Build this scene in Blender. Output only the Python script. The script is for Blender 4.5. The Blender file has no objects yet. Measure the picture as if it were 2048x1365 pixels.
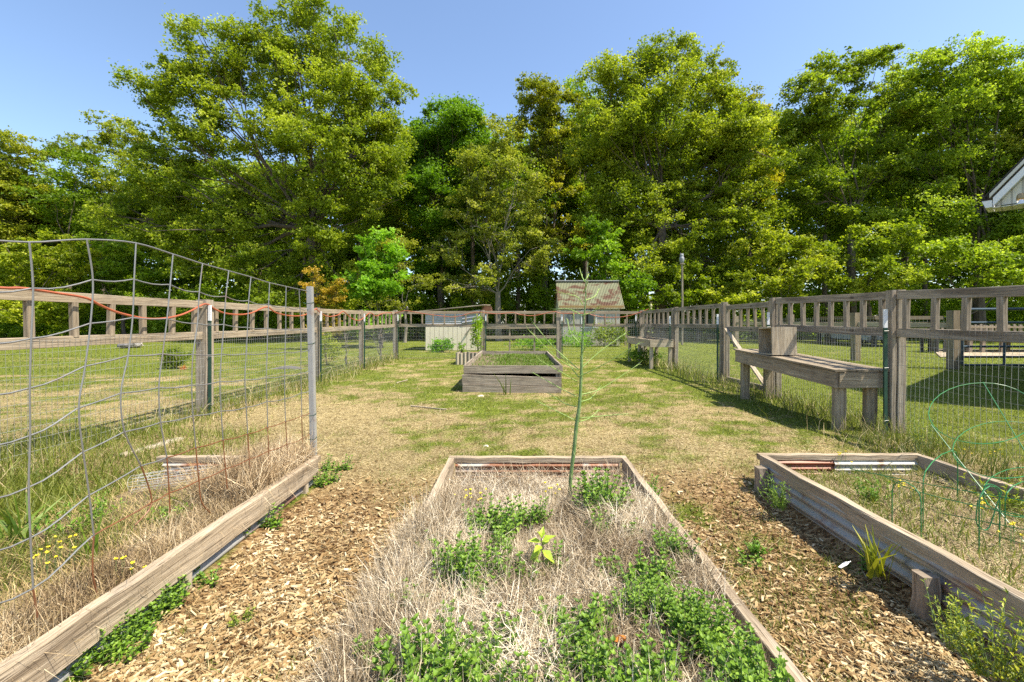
import bpy, math, random
import numpy as np
from mathutils import Vector, Matrix, Quaternion

# ------------------------------------------------------------------ camera, sky, sun, exposure
SC = bpy.context.scene
COL = SC.collection
EYE, F, VX, VY = 1.2, 910.0, 1035.0, 645.0
cam_d = bpy.data.cameras.new('camera')
cam = bpy.data.objects.new('camera', cam_d); COL.objects.link(cam)
cam.location = (0, 0, EYE); cam.rotation_euler = (math.radians(90), 0, 0)
cam_d.sensor_width = 36; cam_d.lens = 16.0
cam_d.shift_x = (1024 - VX) / 2048; cam_d.shift_y = (VY - 682.5) / 2048
cam_d.clip_start = 0.05; cam_d.clip_end = 2000
SC.camera = cam
SUN_DIR = Vector((0.56, -0.22, 1.0)).normalized()
SUN_EL = math.asin(SUN_DIR.z); SUN_AZ = math.atan2(SUN_DIR.x, SUN_DIR.y)
W = bpy.data.worlds.new('World'); SC.world = W; W.use_nodes = True
nt = W.node_tree; bg = nt.nodes['Background']
sky = nt.nodes.new('ShaderNodeTexSky'); sky.sky_type = 'NISHITA'; sky.sun_disc = False
sky.sun_elevation = SUN_EL; sky.sun_rotation = SUN_AZ
sky.air_density = 1.0; sky.dust_density = .8; sky.ozone_density = 2.2
nt.links.new(sky.outputs[0], bg.inputs[0]); bg.inputs[1].default_value = 0.135
sun_d = bpy.data.lights.new('sun', 'SUN'); sun_d.energy = 4.8; sun_d.angle = math.radians(0.5)
sun_d.color = (1.0, 0.92, 0.77)
sun = bpy.data.objects.new('sun', sun_d); COL.objects.link(sun)
sun.location = (10, -6, 20); sun.rotation_euler = SUN_DIR.to_track_quat('Z', 'Y').to_euler()
SC.view_settings.view_transform = 'Standard'; SC.view_settings.look = 'None'
SC.view_settings.exposure = 1.0; SC.view_settings.gamma = 1.0
SC.cycles.max_bounces = 6; SC.cycles.transparent_max_bounces = 8
SC.cycles.diffuse_bounces = 3; SC.cycles.transmission_bounces = 4
SC.cycles.use_denoising = False
try: SC.cycles.denoising_prefilter = 'ACCURATE'
except Exception: pass

def P(px, py, Y):                       # photo pixel at depth Y -> world point
    return Vector(((px - VX) * Y / F, Y, EYE - (py - VY) * Y / F))
def G(px, py, z=0.0):                   # photo pixel on the level z -> world point
    Y = (EYE - z) * F / (py - VY)
    return Vector(((px - VX) * Y / F, Y, z))

# ------------------------------------------------------------------ noise
def vnoise(x, y, s, seed=0):
    x = np.asarray(x, float) / s; y = np.asarray(y, float) / s
    xi = np.floor(x).astype(np.int64); yi = np.floor(y).astype(np.int64)
    fx = x - xi; fy = y - yi
    fx = fx * fx * (3 - 2 * fx); fy = fy * fy * (3 - 2 * fy)
    def h(a, b):
        n = (a * 374761393 + b * 668265263 + seed * 2147483647) & 0xFFFFFFFF
        n = ((n ^ (n >> 13)) * 1274126177) & 0xFFFFFFFF
        return ((n ^ (n >> 16)) & 0xFFFF) / 65535.0
    return ((h(xi, yi) * (1 - fx) + h(xi + 1, yi) * fx) * (1 - fy)
            + (h(xi, yi + 1) * (1 - fx) + h(xi + 1, yi + 1) * fx) * fy)
def fnoise(x, y, s, seed=0, o=3):
    t = 0; a = 1; n = 0
    for k in range(o):
        t = t + a * vnoise(x, y, s / 2 ** k, seed + k * 17); n += a; a *= .55
    return t / n
def sstep(a, b, v):
    t = np.clip((np.asarray(v, float) - a) / (b - a), 0, 1); return t * t * (3 - 2 * t)

# ------------------------------------------------------------------ materials
def mat_new(name):
    m = bpy.data.materials.new(name); m.use_nodes = True
    nt = m.node_tree; b = nt.nodes['Principled BSDF']
    return m, nt, b
def N(nt, t, **kw):
    n = nt.nodes.new(t)
    for k, v in kw.items():
        if k in n.inputs: n.inputs[k].default_value = v
        else: setattr(n, k, v)
    return n
def ramp(nt, fac, stops):
    r = nt.nodes.new('ShaderNodeValToRGB'); e = r.color_ramp.elements
    e[0].position, e[0].color = stops[0][0], (*stops[0][1], 1)
    e[1].position, e[1].color = stops[-1][0], (*stops[-1][1], 1)
    for p, c in stops[1:-1]:
        q = e.new(p); q.color = (*c, 1)
    nt.links.new(fac, r.inputs[0]); return r.outputs[0]
def mixc(nt, fac, a, b, mode='MIX'):
    m = nt.nodes.new('ShaderNodeMix'); m.data_type = 'RGBA'; m.blend_type = mode
    for s, v in ((m.inputs[0], fac), (m.inputs[6], a), (m.inputs[7], b)):
        if isinstance(v, (int, float)): s.default_value = v
        elif isinstance(v, tuple): s.default_value = (*v, 1)
        else: nt.links.new(v, s)
    return m.outputs[2]
def mapping(nt, src, scale):
    m = nt.nodes.new('ShaderNodeMapping'); m.inputs['Scale'].default_value = scale
    nt.links.new(src, m.inputs[0]); return m.outputs[0]
def noise(nt, vec, scale, detail=4, rough=.6, dist=0):
    n = N(nt, 'ShaderNodeTexNoise', Scale=scale, Detail=detail, Roughness=rough, Distortion=dist)
    if vec is not None: nt.links.new(vec, n.inputs['Vector'])
    return n.outputs[0]
def bump(nt, b, h, strength=.4, dist=.01):
    n = N(nt, 'ShaderNodeBump', Strength=strength, Distance=dist)
    nt.links.new(h, n.inputs['Height']); nt.links.new(n.outputs[0], b.inputs['Normal'])

def wood_mat(name, dark, mid, light, stain=(0.12, .10, .08), stain_amt=.5, warm=None):
    m, nt, b = mat_new(name)
    uv = nt.nodes.new('ShaderNodeUVMap').outputs[0]
    v1 = mapping(nt, uv, (1.6, 42, 1)); v2 = mapping(nt, uv, (.8, 7, 1)); v3 = mapping(nt, uv, (5, 150, 1))
    g1 = noise(nt, v1, 1, 6, .65, .6); g2 = noise(nt, v2, 1, 4, .6, .8); g3 = noise(nt, v3, 1, 3, .6)
    c = ramp(nt, g1, [(.25, dark), (.48, mid), (.72, light)])
    c2 = ramp(nt, g2, [(.3, (.55, .52, .5)), (.5, (.95, .93, .9)), (.75, (1.25, 1.2, 1.12))])
    c = mixc(nt, 1.0, c, c2, 'MULTIPLY')
    if warm:
        w = noise(nt, mapping(nt, uv, (.35, 1.3, 1)), 1, 2)
        c = mixc(nt, ramp(nt, w, [(.5, (0, 0, 0)), (.7, (.7, .7, .7))]), c, warm)
    cr = ramp(nt, g3, [(.31, (1, 1, 1)), (.41, (0, 0, 0))])
    c = mixc(nt, cr, c, tuple(x * .35 for x in dark))
    st = noise(nt, mapping(nt, uv, (2.2, 3.5, 1)), 1, 5, .7, 1.2)
    sf = ramp(nt, st, [(.56, (0, 0, 0)), (.74, (stain_amt,) * 3)])
    c = mixc(nt, sf, c, stain)
    # knots
    vo = N(nt, 'ShaderNodeTexVoronoi', Scale=1.0); nt.links.new(mapping(nt, uv, (2.2, 5.5, 1)), vo.inputs['Vector'])
    kf = ramp(nt, vo.outputs['Distance'], [(.05, (.85, .85, .85)), (.13, (0, 0, 0))])
    c = mixc(nt, kf, c, tuple(x * .55 for x in dark))
    nt.links.new(c, b.inputs['Base Color']); b.inputs['Roughness'].default_value = .9
    b.inputs['Specular IOR Level'].default_value = .2
    h = mixc(nt, .5, g1, g3); bump(nt, b, h, 1.0, .008)
    return m
def metal_mat(name, base, base2, rust=.5, rustc=(.30, .10, .03), rough=.5, metallic=.3, sc=3.0, thr=.5):
    m, nt, b = mat_new(name)
    tc = nt.nodes.new('ShaderNodeTexCoord').outputs['Object']
    n1 = noise(nt, tc, sc, 5, .65, .5); n2 = noise(nt, tc, sc * 7, 4, .7)
    c = mixc(nt, n2, base, base2)
    f = ramp(nt, n1, [(thr - .04, (0, 0, 0)), (thr + .07, (rust,) * 3)])
    rc = mixc(nt, n2, rustc, tuple(x * .45 for x in rustc))
    c = mixc(nt, f, c, rc)
    nt.links.new(c, b.inputs['Base Color']); b.inputs['Metallic'].default_value = metallic
    b.inputs['Roughness'].default_value = rough
    bump(nt, b, n2, .15, .005)
    return m
def flat_mat(name, c, rough=.6, metallic=0, var=.15, sc=8.0):
    m, nt, b = mat_new(name)
    tc = nt.nodes.new('ShaderNodeTexCoord').outputs['Object']
    n = noise(nt, tc, sc, 4, .65)
    k = ramp(nt, n, [(.3, tuple(x * (1 - var) for x in c)), (.7, tuple(min(1, x * (1 + var)) for x in c))])
    nt.links.new(k, b.inputs['Base Color']); b.inputs['Roughness'].default_value = rough
    b.inputs['Metallic'].default_value = metallic
    return m
def leaf_mat(name, stops, transl=.35, rough=.5, gain=(1.2, 1.25, .6), spec=.35):
    m, nt, b = mat_new(name)
    at = N(nt, 'ShaderNodeAttribute', attribute_name='tint')
    c = ramp(nt, at.outputs['Fac'], stops)
    oi = nt.nodes.new('ShaderNodeObjectInfo')
    c = mixc(nt, 1.0, c, oi.outputs['Color'], 'MULTIPLY')
    nt.links.new(c, b.inputs['Base Color']); b.inputs['Roughness'].default_value = rough
    b.inputs['Specular IOR Level'].default_value = spec
    tr = nt.nodes.new('ShaderNodeBsdfTranslucent')
    nt.links.new(mixc(nt, 1.0, c, gain, 'MULTIPLY'), tr.inputs[0])
    mx = nt.nodes.new('ShaderNodeMixShader'); mx.inputs[0].default_value = transl
    nt.links.new(b.outputs[0], mx.inputs[1]); nt.links.new(tr.outputs[0], mx.inputs[2])
    nt.links.new(mx.outputs[0], nt.nodes['Material Output'].inputs[0])
    return m
M = {}
M['wood'] = wood_mat('weathered_wood', (.14, .105, .07), (.31, .255, .185), (.46, .40, .31), warm=(.36, .27, .185), stain_amt=.35)
M['wood_old'] = wood_mat('old_grey_wood', (.11, .09, .07), (.30, .255, .20), (.49, .435, .36), stain_amt=.7)
M['wood_beam'] = wood_mat('cracked_beam_wood', (.12, .085, .055), (.36, .29, .205), (.57, .485, .37), stain_amt=.55, warm=(.46, .36, .25))
M['wood_bench'] = wood_mat('bench_wood', (.17, .13, .09), (.31, .255, .195), (.44, .38, .30), warm=(.27, .19, .12), stain_amt=.6)
M['wood_crate'] = wood_mat('crate_wood', (.29, .23, .15), (.46, .39, .29), (.56, .5, .4), stain_amt=.2)
M['steel'] = metal_mat('galvanised_sheet', (.44, .43, .41), (.30, .30, .29), .75, thr=.58, sc=2.2)
M['steel_rusty'] = metal_mat('rusted_sheet', (.55, .50, .42), (.42, .38, .33), .95, (.33, .12, .045), thr=.43, sc=2.6, metallic=.1)
M['steel_red'] = metal_mat('red_rust_sheet', (.36, .13, .06), (.26, .09, .045), .8, (.2, .07, .03), thr=.5, metallic=.05)
M['steel_white'] = metal_mat('flaking_white_sheet', (.50, .48, .41), (.38, .36, .30), .9, (.30, .15, .07), thr=.57, sc=5, metallic=.0)
M['wire'] = metal_mat('galvanised_wire', (.25, .25, .24), (.18, .18, .175), .35, thr=.62, metallic=.35, rough=.45)
M['wire_rust'] = metal_mat('rusty_wire', (.21, .085, .035), (.15, .06, .03), .5, metallic=.1)
M['wire_fine'] = flat_mat('fine_wire', (.36, .36, .34), .5, .3)
M['green_wire'] = flat_mat('green_coated_wire', (.025, .18, .055), .35, 0, .1)
M['tpost'] = flat_mat('green_post_paint', (.015, .055, .035), .45, 0, .2)
M['white'] = flat_mat('white_paint', (.75, .76, .78), .6, 0, .06)
M['hose'] = flat_mat('orange_hose', (.38, .10, .045), .5, 0, .2)
M['gate'] = flat_mat('blue_gate_paint', (.07, .11, .15), .4, .2, .2)
M['bark'] = None
def bark_mat(name, a, b_):
    m, nt, b = mat_new(name)
    tc = nt.nodes.new('ShaderNodeTexCoord').outputs['Object']
    n = noise(nt, mapping(nt, tc, (5, 5, 1.2)), 2, 5, .7, .5)
    c = ramp(nt, n, [(.3, a), (.7, b_)])
    nt.links.new(c, b.inputs['Base Color']); b.inputs['Roughness'].default_value = .95
    bump(nt, b, n, .6, .03); return m
M['bark'] = bark_mat('bark', (.055, .04, .03), (.16, .125, .095))
M['bark_pale'] = bark_mat('pale_bark', (.12, .10, .08), (.30, .26, .21))
M['leaf'] = leaf_mat('tree_leaves', [(0, (.085, .13, .010)), (.45, (.225, .28, .017)), (.8, (.385, .42, .038)), (1, (.55, .56, .12))], .5)
M['mint'] = leaf_mat('mint_leaves', [(0, (.06, .13, .010)), (.5, (.155, .28, .024)), (1, (.32, .46, .065))], .3)
M['grass'] = leaf_mat('grass_blades', [(0, (.055, .095, .012)), (.5, (.145, .175, .02)), (.8, (.23, .25, .04)), (1, (.38, .34, .11))], .3)
M['straw'] = leaf_mat('dry_straw', [(0, (.13, .085, .03)), (.35, (.35, .265, .12)), (.7, (.55, .44, .235)), (1, (.72, .62, .40))], .15, gain=(1, 1, 1), rough=.7)
M['chips'] = leaf_mat('wood_chips', [(0, (.08, .04, .015)), (.3, (.25, .155, .065)), (.65, (.43, .305, .15)), (1, (.70, .57, .36))], .03, gain=(1, 1, 1), rough=.8, spec=.15)
M['hay'] = leaf_mat('bleached_hay', [(0, (.09, .06, .03)), (.3, (.28, .205, .12)), (.65, (.52, .42, .28)), (1, (.80, .72, .56))], .12, gain=(1, 1, 1), rough=.7)
M['flower'] = flat_mat('yellow_petals', (.75, .6, .02), .6)

# ------------------------------------------------------------------ object helpers
def tag(o, label=None, cat=None, group=None, kind=None):
    if label: o['label'] = label
    if cat: o['category'] = cat
    if group: o['group'] = group
    if kind: o['kind'] = kind
    return o
def empty(name, loc, label, cat, group=None, rz=0):
    o = bpy.data.objects.new(name, None); COL.objects.link(o)
    o.location = loc; o.rotation_euler = (0, 0, rz); o.empty_display_size = .2
    return tag(o, label, cat, group)
def root_of(o):
    off = Vector((0, 0, 0))
    while o is not None:
        off += o.location; o = o.parent
    return off
def np_mesh(name, V, Fs, mat, parent=None, tint=None, loc=None, smooth=False, uv=None):
    """V (n,3); Fs list of (m,k) index arrays; tint list matching faces."""
    V = np.asarray(V, float)
    me = bpy.data.meshes.new(name)
    off = root_of(parent) if parent is not None else (Vector(loc) if loc is not None else Vector((0, 0, 0)))
    V = V - np.array(off)
    me.vertices.add(len(V)); me.vertices.foreach_set('co', V.ravel())
    loops = np.concatenate([f.ravel() for f in Fs]).astype(np.int32)
    sizes = np.concatenate([np.full(len(f), f.shape[1]) for f in Fs]).astype(np.int32)
    starts = np.concatenate([[0], np.cumsum(sizes)[:-1]]).astype(np.int32)
    me.loops.add(len(loops)); me.loops.foreach_set('vertex_index', loops)
    me.polygons.add(len(sizes)); me.polygons.foreach_set('loop_start', starts)
    try: me.polygons.foreach_set('loop_total', sizes)
    except Exception: pass
    if tint is not None:
        a = me.attributes.new('tint', 'FLOAT', 'FACE'); a.data.foreach_set('value', np.asarray(tint, np.float32))
    if uv is not None:
        u = me.uv_layers.new(name='UVMap'); u.data.foreach_set('uv', np.asarray(uv, np.float32).ravel())
    me.polygons.foreach_set('use_smooth', np.full(len(sizes), bool(smooth)))
    me.materials.append(mat); me.update(calc_edges=True); me.validate()
    o = bpy.data.objects.new(name, me); COL.objects.link(o)
    if parent is not None: o.parent = parent
    elif loc is not None: o.location = loc
    return o
class MB:
    def __init__(s): s.v = []; s.f = []; s.uv = []; s.r = random.Random(len(M) + 7)
    def quad(s, idx, uvs): s.f.append(tuple(idx)); s.uv.extend(uvs)
    def beam(s, a, b, w, h, up=(0, 0, 1), n=1, jit=0.0, rnd=None, roll=0):
        """board from a to b, w across, h along `up`, centred on the line."""
        r = rnd or s.r
        a = Vector(a); b = Vector(b); d = (b - a); L = d.length; d.normalize()
        up = Vector(up); side = d.cross(up)
        if side.length < 1e-4: side = d.cross(Vector((0, 1, 0)))
        side.normalize(); u2 = side.cross(d).normalized()
        if roll:
            q = Quaternion(d, roll); side = q @ side; u2 = q @ u2
        base = len(s.v); u0 = r.random() * 40; v0 = r.random() * 40
        bev = min(w, h) * .08
        ring = [(-w/2+bev, -h/2), (w/2-bev, -h/2), (w/2, -h/2+bev), (w/2, h/2-bev),
                (w/2-bev, h/2), (-w/2+bev, h/2), (-w/2, h/2-bev), (-w/2, -h/2+bev)]
        per = [0]
        for k in range(8):
            p, q = ring[k], ring[(k+1) % 8]; per.append(per[-1] + math.hypot(p[0]-q[0], p[1]-q[1]))
        for i in range(n + 1):
            t = i / n; c = a + d * (L * t)
            c = c + side * r.uniform(-jit, jit) * (0 < i < n) + u2 * r.uniform(-jit, jit) * (0 < i < n)
            for (x, y) in ring:
                s.v.append(c + side * (x + r.uniform(-jit, jit) * .5) + u2 * (y + r.uniform(-jit, jit) * .5))
        for i in range(n):
            for k in range(8):
                k2 = (k + 1) % 8
                A, B, C, D = base+i*8+k, base+i*8+k2, base+(i+1)*8+k2, base+(i+1)*8+k
                ua, ub = u0 + L*i/n, u0 + L*(i+1)/n
                s.quad((A, B, C, D), [(ua, v0+per[k]), (ua, v0+per[k+1]), (ub, v0+per[k+1]), (ub, v0+per[k])])
        for i, rev in ((0, True), (n, False)):
            idx = [base+i*8+k for k in range(8)]
            uvs = [(u0 + ring[k][0], v0 + ring[k][1]*.3) for k in range(8)]
            if rev: idx = idx[::-1]; uvs = uvs[::-1]
            s.quad(idx, uvs)
        return s
    def box(s, lo, hi, **k):
        lo = Vector(lo); hi = Vector(hi); c = (lo + hi) / 2; e = hi - lo
        ax = max(range(3), key=lambda i: e[i])
        if ax == 0: return s.beam((lo.x, c.y, c.z), (hi.x, c.y, c.z), e.y, e.z, **k)
        if ax == 1: return s.beam((c.x, lo.y, c.z), (c.x, hi.y, c.z), e.x, e.z, **k)
        return s.beam((c.x, c.y, lo.z), (c.x, c.y, hi.z), e.x, e.y, up=(0, 1, 0), **k)
    def tube(s, pts, rad, n=6, cap=True):
        pts = [Vector(p) for p in pts]
        if not isinstance(rad, (list, tuple)): rad = [rad] * len(pts)
        base = len(s.v); prev = None; L = 0
        for i, p in enumerate(pts):
            d = (pts[min(i+1, len(pts)-1)] - pts[max(i-1, 0)])
            if d.length < 1e-9: d = Vector((0, 0, 1))
            d.normalize()
            if prev is None:
                ref = Vector((0, 0, 1)) if abs(d.z) < .9 else Vector((1, 0, 0)); e = d.cross(ref).normalized()
            else:
                e = (prev - d * prev.dot(d))
                e = e.normalized() if e.length > 1e-6 else d.orthogonal().normalized()
            prev = e; g = d.cross(e)
            for k in range(n):
                t = 2 * math.pi * k / n; s.v.append(p + (e * math.cos(t) + g * math.sin(t)) * rad[i])
        for i in range(len(pts) - 1):
            l2 = L + (pts[i+1] - pts[i]).length
            for k in range(n):
                k2 = (k+1) % n; c = 6.28 * rad[0] / n
                s.quad((base+i*n+k, base+i*n+k2, base+(i+1)*n+k2, base+(i+1)*n+k), [(L, k*c), (L, (k+1)*c), (l2, (k+1)*c), (l2, k*c)])
            L = l2
        if cap:
            s.quad([base+k for k in range(n)][::-1], [(0, 0)] * n)
            s.quad([base+(len(pts)-1)*n+k for k in range(n)], [(0, 0)] * n)
        return s
    def lathe(s, c, prof, n=16):
        base = len(s.v); c = Vector(c)
        for (r, z) in prof:
            for k in range(n):
                t = 2*math.pi*k/n; s.v.append(c + Vector((r*math.cos(t), r*math.sin(t), z)))
        for i in range(len(prof)-1):
            for k in range(n):
                k2 = (k+1) % n
                s.quad((base+i*n+k, base+i*n+k2, base+(i+1)*n+k2, base+(i+1)*n+k), [(0, 0)]*4)
        s.quad([base+k for k in range(n)][::-1], [(0, 0)]*n)
        s.quad([base+(len(prof)-1)*n+k for k in range(n)], [(0, 0)]*n)
        return s
    def poly(s, pts, thick, nrm):
        """prism: outline pts extruded by thick along nrm"""
        nrm = Vector(nrm).normalized() * thick; b = len(s.v); n = len(pts)
        for p in pts: s.v.append(Vector(p))
        for p in pts: s.v.append(Vector(p) + nrm)
        s.quad(range(b, b+n), [(p[0], p[1]+p[2]) for p in pts])
        s.quad(list(range(b+n, b+2*n))[::-1], [(p[0], p[1]+p[2]) for p in pts][::-1])
        for k in range(n):
            k2 = (k+1) % n; l = (Vector(pts[k2])-Vector(pts[k])).length
            s.quad((b+k, b+n+k, b+n+k2, b+k2), [(0, 0), (0, thick), (l, thick), (l, 0)])
        return s
    def corr(s, a, b, down, pitch=.067, amp=.009, h=.15, th=.0015, along=True):
        """corrugated sheet: top edge a->b, hanging h along `down`; ridges run along a->b (along) or along `down`."""
        a = Vector(a); b = Vector(b); down = Vector(down).normalized(); d = (b-a); L = d.length; d.normalize()
        nn = d.cross(down).normalized(); base = len(s.v)
        if along:
            m = max(6, int(h / pitch * 8)); prof = [(down*(h*i/m) + nn*amp*math.sin(2*math.pi*h*i/m/pitch)) for i in range(m+1)]
            ext = d * L; start = a; elen = L
        else:
            m = max(8, int(L / pitch * 6)); prof = [(d*(L*i/m) + nn*amp*math.sin(2*math.pi*L*i/m/pitch)) for i in range(m+1)]
            ext = down * h; start = a; elen = h
        for q in prof:
            for t in (0, 1):
                for o in (0, th): s.v.append(start + q + ext*t + nn*o)
        for i in range(m):
            A = base + i*4; B = A + 4
            s.quad((A, A+2, B+2, B), [(0, 0)]*4); s.quad((A+1, B+1, B+3, A+3), [(0, 0)]*4)
            s.quad((A, B, B+1, A+1), [(0, 0)]*4); s.quad((A+2, A+3, B+3, B+2), [(0, 0)]*4)
        s.quad((base, base+1, base+3, base+2), [(0, 0)]*4)
        e = base + m*4; s.quad((e, e+2, e+3, e+1), [(0, 0)]*4)
        return s
    def build(s, name, mat, parent=None, loc=None, smooth=False):
        by = {}; uvby = {}; k = 0
        for f in s.f:
            by.setdefault(len(f), []).append(f); uvby.setdefault(len(f), []).extend(s.uv[k:k+len(f)]); k += len(f)
        Fs = [np.array(by[n]) for n in by]; uv = sum((uvby[n] for n in by), [])
        return np_mesh(name, np.array([tuple(v) for v in s.v]), Fs, mat, parent, loc=loc, uv=uv, smooth=smooth)

RNG = np.random.default_rng(11)
R = random.Random(5)

def blades(Pb, L, Wd, az, lean, curl, flat_roll=None):
    """grass blade geometry: base points, lengths, widths, azimuth, lean angle (0 upright), extra lean at tip"""
    n = len(Pb); d = np.stack([np.cos(az), np.sin(az), np.zeros(n)], 1)
    up = np.array([0, 0, 1.0])
    pr = np.pi/2 + (RNG.uniform(-1.2, 1.2, n) if flat_roll is None else flat_roll)
    s = np.stack([np.cos(az + pr), np.sin(az + pr), np.zeros(n)], 1)
    def dirv(a): return d * np.sin(a)[:, None] + up * np.cos(a)[:, None]
    p1 = Pb + dirv(lean) * (L * .5)[:, None]
    p2 = p1 + dirv(lean + curl) * (L * .5)[:, None]
    w = (Wd / 2)[:, None]
    V = np.stack([Pb - s*w, Pb + s*w, p1 + s*w*.85, p1 - s*w*.85, p2 + s*w*.15, p2 - s*w*.15], 1).reshape(-1, 3)
    b = np.arange(n)[:, None] * 6
    Fc = np.concatenate([b + np.array([[0, 1, 2, 3]]), b + np.array([[3, 2, 4, 5]])], 1).reshape(-1, 4)
    return V, Fc
def leaf_quads(C, size, nrm=None, aspect=.55, fold=.18, az=None):
    n = len(C)
    if nrm is None:
        nrm = RNG.normal(size=(n, 3)); nrm[:, 2] = np.abs(nrm[:, 2]) + .35
    nrm = nrm / np.linalg.norm(nrm, axis=1)[:, None]
    t = RNG.normal(size=(n, 3)); t -= nrm * (t * nrm).sum(1)[:, None]; t /= np.linalg.norm(t, axis=1)[:, None]
    s = np.cross(nrm, t); size = size[:, None]
    V = np.stack([C - t*size*.5, C + s*size*aspect*.5 + nrm*size*fold - t*size*.05, C + t*size*.5, C - s*size*aspect*.5 + nrm*size*fold - t*size*.05], 1).reshape(-1, 3)
    Fc = (np.arange(n)[:, None]*4 + np.array([[0, 1, 2, 3]]))
    return V, Fc
def veined_leaves(B, D, Nn, size, aspect=.6):
    """nearer leaves: base B, direction D, normal Nn; folded 4-triangle leaves"""
    D = D / np.linalg.norm(D, axis=1)[:, None]
    S = np.cross(Nn, D); S /= np.linalg.norm(S, axis=1)[:, None] + 1e-9; Nn = np.cross(D, S)
    z = size[:, None]
    V = np.stack([B, B + D*z*.4 + S*z*aspect*.5 + Nn*z*.1, B + D*z - Nn*z*.15, B + D*z*.4 - S*z*aspect*.5 + Nn*z*.1, B + D*z*.45 - Nn*z*.02], 1).reshape(-1, 3)
    b = np.arange(len(B))[:, None]*5
    Fc = np.concatenate([b+np.array([[0, 1, 4]])[:, ::-1], b+np.array([[1, 2, 4]])[:, ::-1], b+np.array([[2, 3, 4]])[:, ::-1], b+np.array([[3, 0, 4]])[:, ::-1]], 1).reshape(-1, 3)
    return V, Fc
# ------------------------------------------------------------------ ground
XL, XR, YB = -4.05, 4.1, 15.0
BEDS = [(-2.66, -1.49, 3.37), (-.49, .79, 3.37), (1.83, 3.02, 3.40)]      # x0, x1, far y
def in_bed(x, y, m=0.0):
    r = np.zeros(np.shape(x), bool)
    for a, b, yb in BEDS: r |= (x > a - m) & (x < b + m) & (y < yb + m)
    return r
def gz(x, y):
    x = np.asarray(x, float); y = np.asarray(y, float)
    dip = .085 * sstep(.78, 1.0, x) * sstep(1.9, 1.75, x) * sstep(3.6, 2.9, y) + .035 * sstep(-1.5, -1.35, x) * sstep(-.5, -.7, x) * sstep(3.4, 2.8, y)
    return .03 * (fnoise(x, y, 1.3, 5, 3) - .5) * (1 - sstep(20, 40, y)) - dip
def green(x, y):
    """0 bare straw .. 1 lush"""
    x = np.asarray(x, float); y = np.asarray(y, float)
    n = fnoise(x, y, 1.5, 3, 4); n2 = fnoise(x, y, .45, 9, 3)
    g = .36 * sstep(3.2, 4.2, y) + .20 * sstep(4.5, 7.5, y) + .03
    g = g + .15 * sstep(8, 13, y)
    g -= .30 * sstep(.3, 0, (x + 1.6) / 3) * sstep(9, 4, y) * (x > -4)            # pale strip on the left of the yard
    g += .45 * np.exp(-((x - 1.15)**2 / .25 + (y - 3.0)**2 / .45))                # lush tongue beside the centre bed
    g += .35 * np.exp(-((x - .3)**2 / 1.2 + (y - 4.0)**2 / .05))
    g += .4 * sstep(2.6, 3.8, x) * sstep(3.5, 5, y)
    out_l = sstep(-4.0, -4.5, x); g = g * (1 - out_l) + out_l * (.38 + .42 * sstep(5.5, 12, y))
    out_r = sstep(4.1, 4.6, x); g = g * (1 - out_r) + out_r * .95
    far = sstep(15, 17, y); g = g * (1 - far) + far * .95
    lb = (x < -1.5) * (x > -4.1) * (y < 3.6); g = g * (1 - lb) + lb * .6
    g = g + (n - .5) * .55 + (n2 - .5) * 1.0 + (fnoise(x, y, .15, 12, 2) - .5) * .9
    return np.clip(g, 0, 1)
def grid_axis(a0, a1, dense, step, far, k=1.18):
    xs = list(np.arange(a0, a1 + 1e-6, step)); s = step; v = a1
    while v < far: s *= k; v += s; xs.append(v)
    lo = []; s = step; v = a0
    while v > -far: s *= k; v -= s; lo.append(v)
    return np.array(lo[::-1] + xs)
gx = grid_axis(-6, 6, 0, .09, 400); gy = grid_axis(-1, 16, 0, .09, 500)
XX, YY = np.meshgrid(gx, gy); nx, ny = len(gx), len(gy)
ZZ = gz(XX, YY)
Vg = np.stack([XX, YY, ZZ], -1).reshape(-1, 3)
ii = (np.arange(ny - 1)[:, None] * nx + np.arange(nx - 1)[None]).ravel()
Fg = np.stack([ii, ii + 1, ii + nx + 1, ii + nx], 1)
m, nt, b = mat_new('ground_soil_and_turf')
at = N(nt, 'ShaderNodeAttribute', attribute_name='green')
at2 = N(nt, 'ShaderNodeAttribute', attribute_name='chips')
tc = nt.nodes.new('ShaderNodeTexCoord').outputs['Object']
nf = noise(nt, tc, 45, 6, .75); nm = noise(nt, tc, 9, 5, .7); nl = noise(nt, tc, 1.1, 4, .6)
strawc = ramp(nt, nf, [(.36, (.10, .065, .025)), (.5, (.34, .26, .12)), (.62, (.58, .48, .27))])
vo = N(nt, 'ShaderNodeTexVoronoi', Scale=38.0); nt.links.new(mapping(nt, tc, (1, 1.6, 1)), vo.inputs['Vector'])
chipc = ramp(nt, vo.outputs['Color'], [(.15, (.12, .065, .03)), (.5, (.31, .19, .09)), (.85, (.52, .37, .20))])
greenc = ramp(nt, nf, [(.36, (.035, .06, .008)), (.5, (.13, .17, .02)), (.62, (.28, .30, .055))])
base = mixc(nt, at2.outputs['Fac'], strawc, chipc)
add = nt.nodes.new('ShaderNodeMath'); add.operation = 'ADD'; nt.links.new(at.outputs['Fac'], add.inputs[0])
sc_ = nt.nodes.new('ShaderNodeMath'); sc_.operation = 'MULTIPLY_ADD'; nt.links.new(nm, sc_.inputs[0]); sc_.inputs[1].default_value = .9; sc_.inputs[2].default_value = -.45
nt.links.new(sc_.outputs[0], add.inputs[1])
gf = ramp(nt, add.outputs[0], [(.35, (0, 0, 0)), (.75, (1, 1, 1))])
c = mixc(nt, gf, base, greenc)
c = mixc(nt, 1.0, c, ramp(nt, nl, [(.3, (.8, .8, .8)), (.7, (1.1, 1.1, 1.08))]), 'MULTIPLY')
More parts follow.
